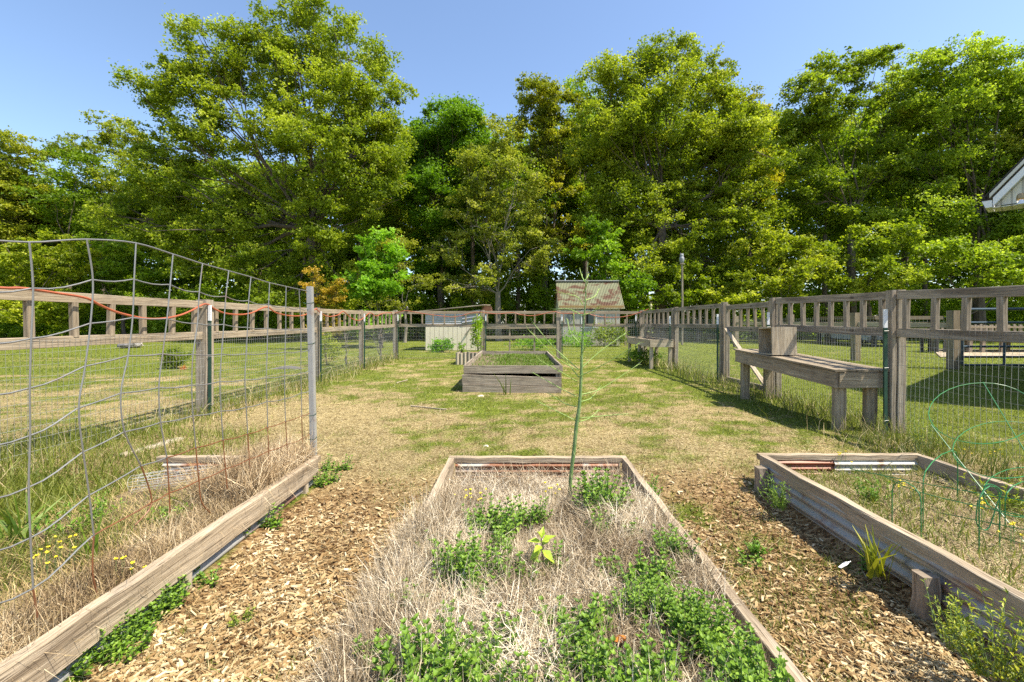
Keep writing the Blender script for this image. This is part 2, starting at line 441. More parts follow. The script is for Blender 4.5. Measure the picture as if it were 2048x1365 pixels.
c = mixc(nt, 1.0, c, ramp(nt, nm, [(.36, (.62, .57, .5)), (.5, (1, 1, 1)), (.66, (1.15, 1.13, 1.05))]), 'MULTIPLY')
nt.links.new(c, b.inputs['Base Color']); b.inputs['Roughness'].default_value = 1
b.inputs['Specular IOR Level'].default_value = .1
bump(nt, b, nf, 1.0, .03)
M['ground'] = m
gr = np_mesh('ground', Vg, [Fg], m)
def chips_f(x, y): return sstep(3.9, 3.0, y + .8 * (fnoise(x, y, .8, 31) - .5)) * (np.abs(x) < 3.9)
for nm_, fn in (('green', green), ('chips', chips_f)):
    a = gr.data.attributes.new(nm_, 'FLOAT', 'POINT'); a.data.foreach_set('value', fn(Vg[:, 0], Vg[:, 1]).astype(np.float32))
tag(gr, kind='structure')
# sandy drive on the right, behind the tube gate
mb_x = [13.3, 14.2, 15.5, 20, 40, 80]
Vd = []; 
for x in mb_x: Vd += [(x+1.0, 15.3 + .15*math.sin(x), .012 + .02), (x + 4.6, 19.6 + .3*math.cos(x*1.3), .012 + .02)]
Fd = np.array([[2*i, 2*i+2, 2*i+3, 2*i+1] for i in range(len(mb_x)-1)])
drv = np_mesh('driveway', np.array(Vd), [Fd], flat_mat('sandy_gravel', (.36, .29, .20), .95, 0, .3, 3))
tag(drv, kind='structure')

# ------------------------------------------------------------------ fences
def lerp(tab, y):
    return float(np.interp(y, [a for a, _ in tab], [b for _, b in tab]))
def mesh_panel(a, b, z0, z1, parent, sx=.0508, sz=.1016, r=.0013, name='wire_mesh', bulge=.01):
    """welded wire mesh between ground points a and b (tops z1(t))"""
    mb = MB(); a = Vector(a); b = Vector(b); L = (b-a).length; d = (b-a)/L; nrm = d.cross(Vector((0, 0, 1)))
    def pt(s, z):
        w = bulge * math.sin(s*2.1 + z*3) + bulge * .6 * math.sin(s*5.3 + z*7)
        return a + d*s + nrm*w + Vector((0, 0, z + .006*math.sin(s*3.7)))
    nV = int(L/sx)
    for i in range(nV+1):
        s = i*sx; t = s/L; zt = z1(t)
        mb.tube([pt(s, z0), pt(s, (z0+zt)/2), pt(s, zt)], r, 3, cap=False)
    k = 0; z = z0
    top = max(z1(0), z1(1))
    while z < top:
        n = max(2, int(L/.4)); mb.tube([pt(L*i/n, min(z, z1(i/n))) for i in range(n+1)], r, 3, cap=False); z += sz
    return mb.build(name, M['wire_fine'], parent)
def t_post(parent, x, y, top, side=1):
    mb = MB(); h = top - .2
    mb.box((x-.018, y-.005, 0), (x+.018, y+.005, h)); mb.box((x-.004, y+.0052, 0), (x+.004, y+.032, h))
    tp = mb.build('steel_post', M['tpost'], parent)
    mb = MB(); mb.box((x-.019, y-.0062, h+.001), (x+.019, y+.0062, top)); mb.box((x-.005, y+.0064, h+.001), (x+.005, y+.033, top))
    mb.build('white_tip', M['white'], tp)
    for z in (h*.12, h*.62, h*.97):
        mb = MB(); mb.tube([(x-.024, y-.012, z), (x+.024, y-.012, z+.004), (x+.03, y+.04, z+.002)], .0025, 4); mb.build('wire_clip', M['wire_fine'], tp)
def post(parent, x, y, top, w=.1, d=.1, mat='wood_old', name='post'):
    mb = MB(); mb.beam((x, y, -.05), (x+R.uniform(-.01, .01), y, top), w, d, up=(0, 1, 0), n=5, jit=.003)
    return mb.build(name, M[mat], parent)
def run_fence(root, pts, topz, lowz, bal, side, th_top=.09, th_low=.095, axis='y', mat='wood', pick=None):
    """rails, balusters and mesh between consecutive posts. pts: list of along-axis positions; side: inner-face offset sign"""
    for i in range(len(pts)-1):
        a, b_ = pts[i], pts[i+1]
        def W3(s, z, off=0.0):
            return Vector((root['_c'] + off, s, z)) if axis == 'y' else Vector((s, root['_c'] + off, z))
        e = R.uniform(-.004, .004)
        mb = MB(); mb.beam(W3(a+.05, topz(a)-th_top/2), W3(b_-.05, topz(b_)-th_top/2+e), .038, th_top, n=8, jit=.0025); mb.build('rail', M[mat], root)
        mb = MB(); mb.beam(W3(a+.05, lowz(a)-th_low/2), W3(b_-.05, lowz(b_)-th_low/2-e), .038, th_low, n=8, jit=.0025); mb.build('rail', M[mat], root)
        n = bal[i] if isinstance(bal, list) else bal
        for k in range(n):
            s = a + (b_-a)*(k+.5)/n + R.uniform(-.015, .015)
            mb = MB(); t1 = R.uniform(-.012, .012)
            mb.beam(W3(s, lowz(s)-.01, -side*.0), W3(s+t1, topz(s)-th_top+.004, 0), .045, .055, up=(0, 1, 0), n=2, jit=.002)
            mb.build('baluster', M[mat], root)
        A = W3(a+.02, 0, side*.03); B = W3(b_-.02, 0, side*.03)
        mesh_panel(A, B, .03, lambda t, a=a, b_=b_: lowz(a + (b_-a)*t) - .005, root, r=.0013 if max(a, b_) < 9 else .0018)
def fence_root(name, loc, c, label):
    r = empty(name, loc, label, 'fence'); r['_c'] = c
    return r
Ltop = [(0, 1.466), (9.2, 1.475), (11.8, 1.50), (15, 1.555)]; Llow = [(0, 1.075), (6, 1.075), (9, 1.09), (15, 1.13)]
fl = fence_root('wooden_fence', (XL, 9, 0), XL, 'long weathered fence on the left with orange hose draped along its top rail')
run_fence(fl, [-.5, 2.8, 5.9, 9.2, 11.8, 15.0], lambda y: lerp(Ltop, y), lambda y: lerp(Llow, y), [8, 8, 8, 8, 8], 1)
for y in (2.8, 5.9, 9.2, 11.8):
    post(fl, XL-.005, y, lerp(Ltop, y)+.02, .15 if y == 5.9 else .09, .14 if y == 5.9 else .09); t_post(fl, XL+.1, y-.06, 1.42)
Rtop = [(0, 1.40), (3, 1.475), (3.73, 1.495), (4.95, 1.537), (7.2, 1.58), (15, 1.57)]
Rlow = [(0, 1.10), (3.73, 1.122), (4.95, 1.135), (7.2, 1.17), (15, 1.15)]
frr = fence_root('wooden_fence', (XR, 4, 0), XR, 'near run of weathered fence on the right, behind the long plank bench')
run_fence(frr, [-.2, 2.4, 4.95, 7.25], lambda y: lerp(Rtop, y), lambda y: lerp(Rlow, y), [8, 8, 8], -1, mat='wood_old')
for y in (2.4, 4.95, 7.25):
    post(frr, XR + .04, y, lerp(Rtop, y)+.015, .09, .1); post(frr, XR-.045, y, lerp(Rtop, y)+.01, .05, .09)
    t_post(frr, XR - .12, y-.03, 1.34 if y < 7 else 1.36)
fr2 = fence_root('wooden_fence', (XR, 12, 0), XR, 'far run of fence on the right from the braced gate to the back corner')
run_fence(fr2, [9.0, 11.8, 15.0], lambda y: lerp(Rtop, y), lambda y: lerp(Rlow, y), [8, 8], -1, mat='wood_old')
for y in (9.0, 11.8):
    post(fr2, XR, y, lerp(Rtop, y)+.02, .1, .1); post(fr2, XR-.07, y+.02, lerp(Rtop, y)-.01, .04, .08); t_post(fr2, XR - .16, y-.04, 1.36)
for y in (9.0,):
    pass
fb = fence_root('wooden_fence', (0, YB, 0), YB, 'back fence with low rail gap and orange hose, in front of both sheds')
run_fence(fb, [XL, -1.15, 1.35, XR], lambda x: 1.565, lambda x: 1.145, [8, 8, 8], -1, axis='x', mat='wood')
for x in (XL+.02, -1.15, 1.35, XR-.02):
    post(fb, x, YB, 1.60, .13, .12)
    t_post(fb, x+.11 if x < 3 else x-.2, YB-.08, 1.45)
# gate with brace in the right fence
gt = empty('garden_gate', (XR, 7.35, 0), 'wooden garden gate with pale diagonal brace beyond the bench', 'gate')
y0, y1 = 7.38, 8.88
for y in (y0, y1):
    mb = MB(); mb.beam((XR, y, .06), (XR, y, 1.55), .07, .04, up=(0, 1, 0), n=3, jit=.002); mb.build('stile', M['wood_old'], gt)
for z in (1.53, 1.12, .14):
    mb = MB(); mb.beam((XR, y0+.025, z-.04), (XR, y1-.025, z-.045), .037, .09, n=4, jit=.002); mb.build('rail', M['wood_old'], gt)
mb = MB(); mb.beam((XR-.045, y1-.03, 1.07), (XR-.045, y0+.05, .16), .03, .075, up=(1, 0, 0)); mb.build('brace', M['wood_crate'], gt)
for k in range(5):
    y = y0 + .2 + k*.26
    mb = MB(); mb.beam((XR, y, 1.10), (XR, y + (.03 if k < 2 else 0), 1.445), .04, .045, up=(0, 1, 0)); mb.build('baluster', M['wood'], gt)
mesh_panel((XR+.03, y0, 0), (XR+.03, y1, 0), .09, lambda t: 1.1, gt)
mb = MB(); mb.tube([(XR-.03, y1-.04, 1.1), (XR-.03, y0+.1, .25)], .002, 4); mb.build('tension_wire', M['wire'], gt)

# hose over left and back fences
hp = [(0, 357), (90, 358), (170, 365), (300, 385), (450, 410), (520, 445), (600, 480), (690, 505), (780, 520), (870, 517), (950, 500), (1010, 475), (1080, 442), (1130, 470), (1180, 490), (1250, 498), (1320, 490), (1400, 458), (1450, 488), (1530, 505), (1600, 500), (1660, 468)]
pts = [P(x/2.626, 440+y/2.626, (XL+.085)*F/(x/2.626-VX)) for x, y in hp]
h2 = [(175, 625), (240, 680), (290, 698), (330, 700), (400, 685), (455, 648), (520, 705), (570, 733), (620, 742), (670, 715), (735, 662), (800, 695), (870, 668), (965, 660)]
pts += [P(600+x/5.25, 500+y/5.25, (XL+.085)*F/(600+x/5.25-VX)) for x, y in h2]
h3 = [(240, 262), (320, 240), (420, 255), (530, 270), (620, 275), (740, 248), (860, 258), (950, 250), (1000, 263), (1080, 268), (1190, 245), (1240, 255), (1380, 255), (1430, 268), (1500, 278), (1600, 275), (1680, 255), (1750, 228)]
pts += [P(700+x/2.926, 540+y/2.926, YB-.1) for x, y in h3]
pts = [P(-200, 560, (XL+.085)*F/(-1235))] + pts
sm = []
for i in range(len(pts)-1):
    p0 = pts[max(i-1, 0)]; p1 = pts[i]; p2 = pts[i+1]; p3 = pts[min(i+2, len(pts)-1)]
    for t in (0, .25, .5, .75):
        sm.append(.5*((2*p1)+(p2-p0)*t+(2*p0-5*p1+4*p2-p3)*t*t+(-p0+3*p1-3*p2+p3)*t**3))
sm.append(pts[-1])
mb = MB(); mb.tube(sm, .0115, 7)
tag(mb.build('garden_hose', M['hose'], loc=pts[3]), 'orange-brown hose hanging in swags along the left and back fence rails', 'hose')

# ------------------------------------------------------------------ wire trellis panel in the left bed
TX = -1.6
def T(px, py): return P(px, py, TX*F/(px-VX))
Z1 = lambda x, y: (x/2.626, 440+y/2.626)
Z2 = lambda x, y: (x/2.814, 880+y/2.814)
cols = [
 [(-94, 474), (-94, 577), (-94, 689), (-94, 795), (-94, 902), (-94, 1010), (-94, 1118), (-94, 1225), (-92, 1300)],
 [Z1(148,118), Z1(168,360), Z1(158,625), Z1(150,885), Z1(152,1135), Z2(155,270), Z2(165,555), Z2(180,840), Z2(205,1000)],
 [Z1(450,103), Z1(483,315), Z1(470,545), Z1(442,770), Z1(408,990), Z1(432,1222), Z2(497,315), Z2(522,540), Z2(515,740), Z2(540,865)],
 [Z1(710,122), Z1(700,312), Z1(692,515), Z1(668,715), Z1(630,912), Z1(650,1115), Z2(790,148), Z2(850,355), Z2(755,480)],
 [Z1(905,180), Z1(890,340), Z1(873,520), Z1(850,705), Z1(830,882), Z1(840,1065), Z2(935,100), Z2(948,300), Z2(952,410)],
 [Z1(1060,230), Z1(1043,378), Z1(1033,545), Z1(1010,707), Z1(1003,870), Z1(1010,1030), Z2(1098,45), Z2(1115,230), Z2(1130,350), Z2(1180,412)],
 [Z1(1198,268), Z1(1183,402), Z1(1172,550), Z1(1160,705), Z1(1152,850), Z1(1158,1005), Z1(1168,1157), Z2(1265,165), Z2(1275,275)],
 [Z1(1315,300), Z1(1303,425), Z1(1297,565), Z1(1290,705), Z1(1283,840), Z1(1290,985), Z1(1298,1125), Z2(1400,110), Z2(1405,200)],
 [Z1(1413,330), Z1(1408,443), Z1(1403,570), Z1(1400,700), Z1(1395,830), Z1(1400,955), Z1(1403,1090), Z1(1408,1215), Z1(1410,1290)],
 [Z1(1500,350), Z1(1498,455), Z1(1498,575), Z1(1495,695), Z1(1493,820), Z1(1493,940), Z1(1497,1060), Z1(1505,1180), Z1(1512,1275)],
 [Z1(1568,365), Z1(1573,465), Z1(1578,575), Z1(1578,690), Z1(1578,805), Z1(1580,910), Z1(1582,1030), Z1(1585,1150), Z1(1590,1250)],
 [Z1(1617,375), Z1(1612,465), Z1(1613,575), Z1(1615,685), Z1(1617,795), Z1(1620,900), Z1(1625,1015), Z1(1630,1120), Z1(1632,1225)],
]
tr = empty('wire_trellis', (TX, 3.4, 0), 'tall bent wire stock panel tied to a steel stake, standing in the left bed', 'trellis')
def smooth_line(q, k=5):
    out = []
    for i in range(len(q)-1):
        p0 = q[max(i-1, 0)]; p1 = q[i]; p2 = q[i+1]; p3 = q[min(i+2, len(q)-1)]
        for j in range(k):
            t = j/k; out.append(.5*((2*p1)+(p2-p0)*t+(2*p0-5*p1+4*p2-p3)*t*t+(-p0+3*p1-3*p2+p3)*t**3))
    return out + [q[-1]]
jog = {1: (2, 0), }
mb = MB(); mr = MB()
CW = [[T(*q) for q in c_] for c_ in cols]
for ci, c_ in enumerate(CW[:-1]):
    cut_ = 8 if ci < 3 else 7
    up_, lo_ = c_[:cut_], c_[cut_-1:]
    up_ = [up_[0]+Vector((0, 0, 0))] + up_[1:]
    mb.tube(smooth_line([v + Vector((.004, 0, 0)) for v in up_], 4), .003, 5); (mr if ci > 0 else mb).tube(smooth_line([v + Vector((.004, 0, 0)) for v in lo_], 4), .003, 5) if len(lo_) > 1 else None
for j in range(8):
    row = [c_[j] for c_ in CW if j < len(c_)]
    if j == 0:
        (mb).tube(smooth_line(row, 4), .0036, 6)
    else:
        line = smooth_line(row, 4)
        # kinks at the crossings, as the stretched panel shows
        for i in range(len(line)):
            ph = (i % 4)/4
            line[i] = line[i] + Vector((0, 0, -.006*math.sin(ph*math.pi)*(1 if j > 1 else 2)))
        if j < 6: mb.tube(line, .003, 5)
        else:
            cut = 16 if j == 6 else 8
            mb.tube(line[:cut+1], .003, 5); mr.tube(line[cut:], .003, 5)
mb.build('wire_panel', M['wire'], tr); mr.build('rusted_wires', M['wire_rust'], tr)
# steel angle stake
a = P(617.5, 573, 3.50); b_ = P(625, 912, 3.50)
mb = MB(); mb.beam(b_, a, .035, .005, up=(0, 1, 0)); mb.beam(b_+Vector((.019, .018, 0)), a+Vector((.019, .018, 0)), .005, .035, up=(0, 1, 0))
st = mb.build('steel_stake', M['steel'], tr)
mb = MB()
for f in (.1, .34, .76, .9):
    p = a.lerp(b_, f); mb.tube([p+Vector((-.04, -.01, .004)), p+Vector((-.02, -.012, -.004)), p+Vector((.022, -.014, 0)), p+Vector((.026, .03, .01))], .0022, 4)
mb.build('tie_wire', M['tpost'], st)

# ------------------------------------------------------------------ garden beds
def bed(label, x0, x1, yb, near=-.8, mats=('steel', 'steel_rusty', 'steel'), skip_left=False, skip_right=False, h=.2, beam_mat='wood_beam', lw=.05, rw=.05, lowh=.13, back_h=.04, back2=None):
    r = empty('garden_bed', ((x0+x1)/2, 1.5, 0), label, 'garden bed', 'raised garden beds edged in timber and sheet metal')
    if not skip_left:
        mb = MB(); mb.beam((x0, near, h-lowh/2), (x0, yb-.01, h-lowh/2), lw, lowh, n=26, jit=.004); mb.build('side_board', M[beam_mat], r)
    if not skip_right:
        mb = MB(); mb.beam((x1, near, h-lowh/2), (x1, yb-.01, h-lowh/2), rw, lowh, n=26, jit=.004); mb.build('side_board', M[beam_mat], r)
    mb = MB(); mb.beam((x0-.02, yb+.02, h-back_h/2), (x1+.02, yb+.02, h-back_h/2), .05, back_h, n=12, jit=.004); mb.build('end_board', M[beam_mat], r)
    hh = h - .03 + .0
    MBc = lambda a, b_, mat: MB().corr(a, b_, (0, 0, -1), h=hh+.12, pitch=.067 if abs(a[1]-b_[1]) > 1 else .042).build('metal_sheet', M[mat], r)
    if not skip_left: MBc((x0-.016, near, hh-.02), (x0-.016, yb-.03, hh-.02), mats[0])
    if not skip_right: MBc((x1-.01, yb-.03, hh), (x1-.01, near, hh), mats[2])
    if back2: 
        MBc((x0+.03, yb-.005, hh-.0), (x0+.55, yb-.005, hh), back2[0]); MBc((x0+.53, yb-.018, hh-.005), (x1-.03, yb-.018, hh-.005), back2[1])
    else: MBc((x0+.03, yb-.005, hh), (x1-.03, yb-.005, hh), mats[1])
    return r
bl = bed('left timber bed whose long beam runs beneath the tall wire trellis', -2.66, -1.5, 3.38, skip_left=True,  mats=('steel', 'steel_rusty', 'steel'))
for y in (2.05, .9, 3.2):
    mb = MB(); mb.beam((-1.522, y, -.03), (-1.522, y, .075), .09, .04, up=(0, 1, 0)); mb.build('stake', M['wood_crate'], bl)
bc = bed('centre timber bed full of dry hay and green mint', -.49, .79, 3.37, mats=('steel_rusty', 'steel_rusty', 'steel'), lw=.045, rw=.04, lowh=.11)
br = bed('right timber bed with cracked beam, corrugated side and green wire hoops', 1.84, 3.02, 3.42, mats=('steel', 'steel_white', 'steel_white'), back2=('steel_red', 'steel_white'), lowh=.095, h=.205)
for y in (1.97, 3.3, .6):
    mb = MB(); mb.beam((1.765, y, -.10), (1.765, y, .15 if y > 2.5 else .112), .07, .07, up=(0, 1, 0), n=4, jit=.005); mb.build('stake', M['wood_bench'], br)
# soil sheets
for k, (r, (x0, x1, yb)) in enumerate(zip((bl, bc, br), BEDS)):
    xs = np.linspace(x0+.03, x1-.03, 24); ys = np.linspace(-.8, yb-.04, 70); A, B = np.meshgrid(xs, ys)
    zz = .05 + .045*fnoise(A, B, .35, 40+k, 3)
    if k == 1: zz = zz + .07*sstep(3.1, 2.2, B)*fnoise(A, B, .5, 77)
    V = np.stack([A, B, zz], -1).reshape(-1, 3); i_ = (np.arange(69)[:, None]*24+np.arange(23)[None]).ravel()
    np_mesh('soil', V, [np.stack([i_, i_+1, i_+25, i_+24], 1)], flat_mat('bed_soil', (.17, .12, .07), 1, 0, .5, 30), r)

# ------------------------------------------------------------------ plank bench with crate
bn = empty('plank_bench', (3.75, 6.1, 0), 'long grey plank potting bench standing against the right fence', 'bench')
ya, yb_, za, zb = 4.99, 7.28, .683, .776
xl, xr = 3.50, 4.03
n = 5
for k in range(n):
    w = (xr+.05-xl+.04)/n; x = xl - .04 + w*(k+.5); e = R.uniform(-.05, .03) if 0 < k else 0
    mb = MB(); mb.beam((x, ya-.03+e*.5, za-.011+R.uniform(-.002, .002)), (x, yb_+.02, zb-.011), w-.007, .022, n=8, jit=.0015); mb.build('plank', M['wood'], bn)
dz = (zb-za)/(yb_-ya)
mb = MB(); mb.beam((xl, ya, za-.115), (xl, yb_, zb-.115), .036, .175, n=10, jit=.002); mb.build('apron', M['wood_bench'], bn)
mb = MB(); mb.beam((xr, ya, za-.115), (xr, yb_, zb-.115), .036, .175, n=10, jit=.002); mb.build('apron', M['wood_bench'], bn)
mb = MB(); mb.beam((xl+.021, ya-.002, za-.115), (xr-.021, ya-.002, za-.115), .036, .170, n=3, jit=.0015); mb.build('apron', M['wood'], bn)
mb = MB(); mb.beam((xl+.021, yb_, zb-.115), (xr-.021, yb_, zb-.115), .036, .170); mb.build('apron', M['wood_bench'], bn)
for (x, y, z) in ((xl+.08, ya+.08, za-.205), (xr-.09, ya+.1, za-.205), (xl+.08, yb_-.12, zb-.205), (xr-.09, yb_-.12, zb-.205)):
    mb = MB(); mb.beam((x, y, -.03), (x, y, z+.06), .115, .085, up=(0, 1, 0), n=4, jit=.002); mb.build('leg', M['wood'], bn)
cr = empty('wooden_crate', (3.66, 6.42, .74), 'small open wooden box lying on its side on the plank bench', 'crate', rz=math.radians(-3))
bpy.context.view_layer.update()
def crate_part(name, lo, hi):
    mb = MB(); mb.box(lo, hi); o = mb.build(name, M['wood_crate']); o.parent = cr; return o
cx0, cx1, cy0, cy1, ch = -.16, .15, -.205, .205, .385
crate_part('side_board', (cx0, cy0, .0), (cx1, cy0+.018, ch)); crate_part('side_board', (cx0, cy1-.018, .0), (cx1, cy1, ch))
crate_part('side_board', (cx0+.001, cy0+.019, ch-.018), (cx1-.001, cy1-.019, ch)); crate_part('side_board', (cx0+.001, cy0+.019, .0), (cx1-.001, cy1-.019, .018))
crate_part('base_board', (cx1+.001, cy0+.002, .002), (cx1+.02, cy1-.002, ch-.002))
cr.rotation_euler = (-dz*.98, 0, math.radians(-4)); cr.location.z = za + (6.42-ya)*dz + .003

# ------------------------------------------------------------------ big raised planter in the middle of the yard
pl = empty('raised_planter', (-.06, 9.8, 0), 'large grey board planter box in mid yard with green growth inside', 'planter')
X0, X1, Y0, Y1, H = -.93, .76, 7.86, 11.65, .455
def board(root, name, a, b_, th, h, mat='wood_old', n=8, jit=.003):
    mb = MB(); mb.beam(a, b_, th, h, n=n, jit=jit); return mb.build(name, M[mat], root)
board(pl, 'front_board', (X0, Y0, H-.07), (X1+.02, Y0, H-.07), .03, .135)
board(pl, 'front_board', (X0-.02, Y0-.03, .225), (X1-.02, Y0-.12, .185), .03, .155)
board(pl, 'front_board', (X0-.01, Y0-.05, .072), (X1-.02, Y0-.145, .027), .03, .145)
for z in (.08, .235, H-.065):
    board(pl, 'side_board', (X0+.01, Y0+.03, z), (X0+.01, Y1, z), .03, .148)
    board(pl, 'side_board', (X1-.01, Y0+.03, z), (X1-.01, Y1, z), .03, .148)
    board(pl, 'back_board', (X0+.03, Y1, z), (X1-.03, Y1, z), .03, .148)
for x in (X0+.06, X1-.06):
    for y in (Y0+.06, Y1-.06): board(pl, 'corner_post', (x, y, 0), (x, y, H-.02), .07, .07, n=2)
mb = MB(); xs = np.linspace(X0+.04, X1-.04, 20); ys = np.linspace(Y0+.04, Y1-.03, 40); A, B = np.meshgrid(xs, ys)
i_ = (np.arange(39)[:, None]*20+np.arange(19)[None]).ravel()
np_mesh('soil', np.stack([A, B, .33+.05*fnoise(A, B, .3, 8)], -1).reshape(-1, 3), [np.stack([i_, i_+1, i_+21, i_+20], 1)], flat_mat('planter_soil', (.15, .11, .065), 1, 0, .5, 20), pl)
# little log-sided planter
lp = empty('log_planter', (-1.4, 13.2, 0), 'small planter of upright split logs behind the left corner of the big box', 'planter')
for k in range(7):
    x = -1.69 + k*.105; mb = MB(); mb.tube([(x, 12.85, -.02), (x, 12.85, .35+R.uniform(-.03, .02))], .055, 8); mb.build('log', M['wood_crate' if k < 3 else 'wood_old'], lp)
for k in range(8):
    for x in (-1.69, -1.06):
        y = 12.96 + k*.11; mb = MB(); mb.tube([(x, y, -.02), (x, y, .34+R.uniform(-.03, .02))], .053, 8); mb.build('log', M['wood_old'], lp)
mb = MB(); mb.box((-1.64, 12.9, .1), (-1.1, 13.75, .30)); mb.build('soil', flat_mat('log_soil', (.2, .12, .07), 1), lp)
# raised planter table
pt_ = empty('planter_table', (3.7, 12.8, 0), 'waist-high wooden planter box on legs by the back right fence', 'planter')
X0, X1, Y0, Y1 = 3.38, 3.97, 11.6, 14.0
board(pt_, 'end_board', (X0, Y0, .66), (X1, Y0, .66), .03, .19, 'wood_crate'); board(pt_, 'end_board', (X0, Y1, .66), (X1, Y1, .66), .03, .19, 'wood_crate')
board(pt_, 'side_board', (X0, Y0+.02, .66), (X0, Y1-.02, .66), .03, .19, 'wood_crate'); board(pt_, 'side_board', (X1, Y0+.02, .66), (X1, Y1-.02, .66), .03, .19, 'wood_crate')
mb = MB(); mb.box((X0+.02, Y0+.02, .58), (X1-.02, Y1-.02, .71)); mb.build('soil', flat_mat('table_soil', (.22, .17, .1), 1), pt_)
for x in (X0+.05, X1-.06):
    for y in (Y0+.07, (Y0+Y1)/2, Y1-.07): mb = MB(); mb.beam((x, y, -.02), (x, y, .57), .08, .08, up=(0, 1, 0), n=3, jit=.002); mb.build('leg', M['wood_crate'], pt_)

# ------------------------------------------------------------------ low coop behind the fence
Yc = 19.2
cp = empty('chicken_coop', (-2.7, Yc, 0), 'cream panelled coop with grey metal siding and sloping roof behind back fence', 'coop')
cream = flat_mat('cream_paint', (.70, .62, .46), .7, 0, .06, 3); 
xa, xb = P(851, 0, Yc).x, P(960, 0, Yc).x
for k in range(12):
    w = (xb-xa)/12; x = xa+w*(k+.5); mb = MB(); mb.box((x-w/2+.006, Yc-.012, .02), (x+w/2-.006, Yc+.01, 1.05)); mb.build('cream_panel', cream, cp)
mb = MB(); mb.box((xa+.02, Yc+.012, .02), (xb-.02, Yc+2.4, 1.45)); mb.build('wall', flat_mat('coop_wall', (.38, .36, .32), .8), cp)
MB().corr((xa, Yc-.02, 1.56), (xb-.75, Yc-.02, 1.56), (0, 0, -1), pitch=.09, amp=.01, h=.5).build('metal_siding', metal_mat('grey_siding', (.46, .46, .46), (.36, .36, .36), .1), cp)
MB().corr((xb-.75, Yc-.03, 1.62), (xb+.0, Yc-.03, 1.74), (0, 0, -1), pitch=.16, amp=.03, h=.55).build('crumpled_tarp', metal_mat('silver_tarp', (.55, .56, .58), (.2, .21, .23), .1, sc=6), cp)
mb = MB(); a = P(838, 624, Yc-.15); b_ = P(968, 611, Yc-.15)
for dy in (0,): mb.poly([a, b_, b_+Vector((.1, 2.9, .1)), a+Vector((.1, 2.9, .1))], .04, (0, 0, 1))
mb.build('roof', M['wood_old'], cp)
mb = MB(); mb.beam(P(944, 652, Yc-.08), P(929, 671, Yc-.08), .02, .09, up=(0, 1, 0)); mb.build('prop_board', M['wood_old'], cp)
mb = MB()
for k in range(6): mb.box((P(963, 0, Yc).x, Yc+.2, 1.62+k*.045), (P(982-k*.5, 0, Yc).x+.02*(k % 2), Yc+1.4, 1.655+k*.045))
tag(mb.build('shingle_stack', flat_mat('brown_shingles', (.17, .08, .045), .9, 0, .5, 5), loc=(P(970, 0, Yc).x, Yc+.8, 1.6)), 'small pile of red-brown shingles on the end of the coop roof', 'shingles')
# ------------------------------------------------------------------ garden shed with rusty roof
Ys = 23.5
sh = empty('garden_shed', (3.8, Ys+1.2, 0), 'small cream shed with steep corrugated roof blotched with rust', 'shed')
xa, xb = P(1120, 0, Ys).x, P(1240, 0, Ys).x
cw = flat_mat('shed_paint', (.40, .37, .31), .75, 0, .1, 3)
wx0, wx1, wz0, wz1 = P(1162, 0, Ys).x, P(1193, 0, Ys).x, P(0, 656, Ys).z, P(0, 620, Ys).z
mb = MB(); zt = 1.98
nb = 15; w = (xb-xa)/nb
for k in range(nb):
    x0 = xa+w*k; x1 = x0+w
    if x1 > wx0 and x0 < wx1:
        mb.box((x0+.006, Ys, 0), (x1-.006, Ys+.03, wz0))
        if x0 < wx0: mb.box((x0+.006, Ys, wz0), (wx0, Ys+.03, zt))
        if x1 > wx1: mb.box((wx1, Ys, wz0), (x1-.006, Ys+.03, zt))
    else: mb.box((x0+.006, Ys, 0), (x1-.006, Ys+.03, zt))
mb.box((xa, Ys+.04, 0), (xa+.04, Ys+2.6, zt+.0)); mb.box((xb-.04, Ys+.04, 0), (xb, Ys+2.6, zt)); mb.box((xa+.05, Ys+2.56, 0), (xb-.05, Ys+2.6, zt))
mb.build('wall', cw, sh)
mb = MB(); mb.poly([(xa+.01, Ys+.04, zt), (xa+.01, Ys+2.6, zt), (xa+.01, Ys+1.5, 3.25)], .03, (1, 0, 0)); mb.poly([(xb-.04, Ys+.04, zt), (xb-.04, Ys+2.6, zt), (xb-.04, Ys+1.5, 3.25)], .03, (1, 0, 0)); mb.build('gable', cw, sh)
wn = MB(); fw = .06
for lo, hi in (((wx0, wz0), (wx0+fw, wz1)), ((wx1-fw, wz0), (wx1, wz1)), ((wx0+fw, wz1-fw), (wx1-fw, wz1)), ((wx0+fw, wz0), (wx1-fw, wz0+fw))):
    wn.box((lo[0], Ys-.02, lo[1]), (hi[0], Ys+.06, hi[1]))
wf = wn.build('window', flat_mat('white_trim', (.65, .64, .6), .6), sh)
mb = MB(); mb.box((wx0+fw, Ys+.1, wz0+fw), (wx1-fw, Ys+.12, wz1-fw)); mb.build('dark_pane', flat_mat('dark_glass', (.015, .017, .018), .15), wf)
mb = MB(); cc = P(1182, 637, Ys-.06); mb.poly([cc+Vector((-.16, 0, -.3)), cc+Vector((.2, 0, -.42)), cc+Vector((.2, 0, .25)), cc+Vector((0, 0, .42)), cc+Vector((-.14, 0, .2))], .03, (0, -1, 0)); mb.build('shutter', flat_mat('dark_shutter', (.035, .05, .045), .5), wf)
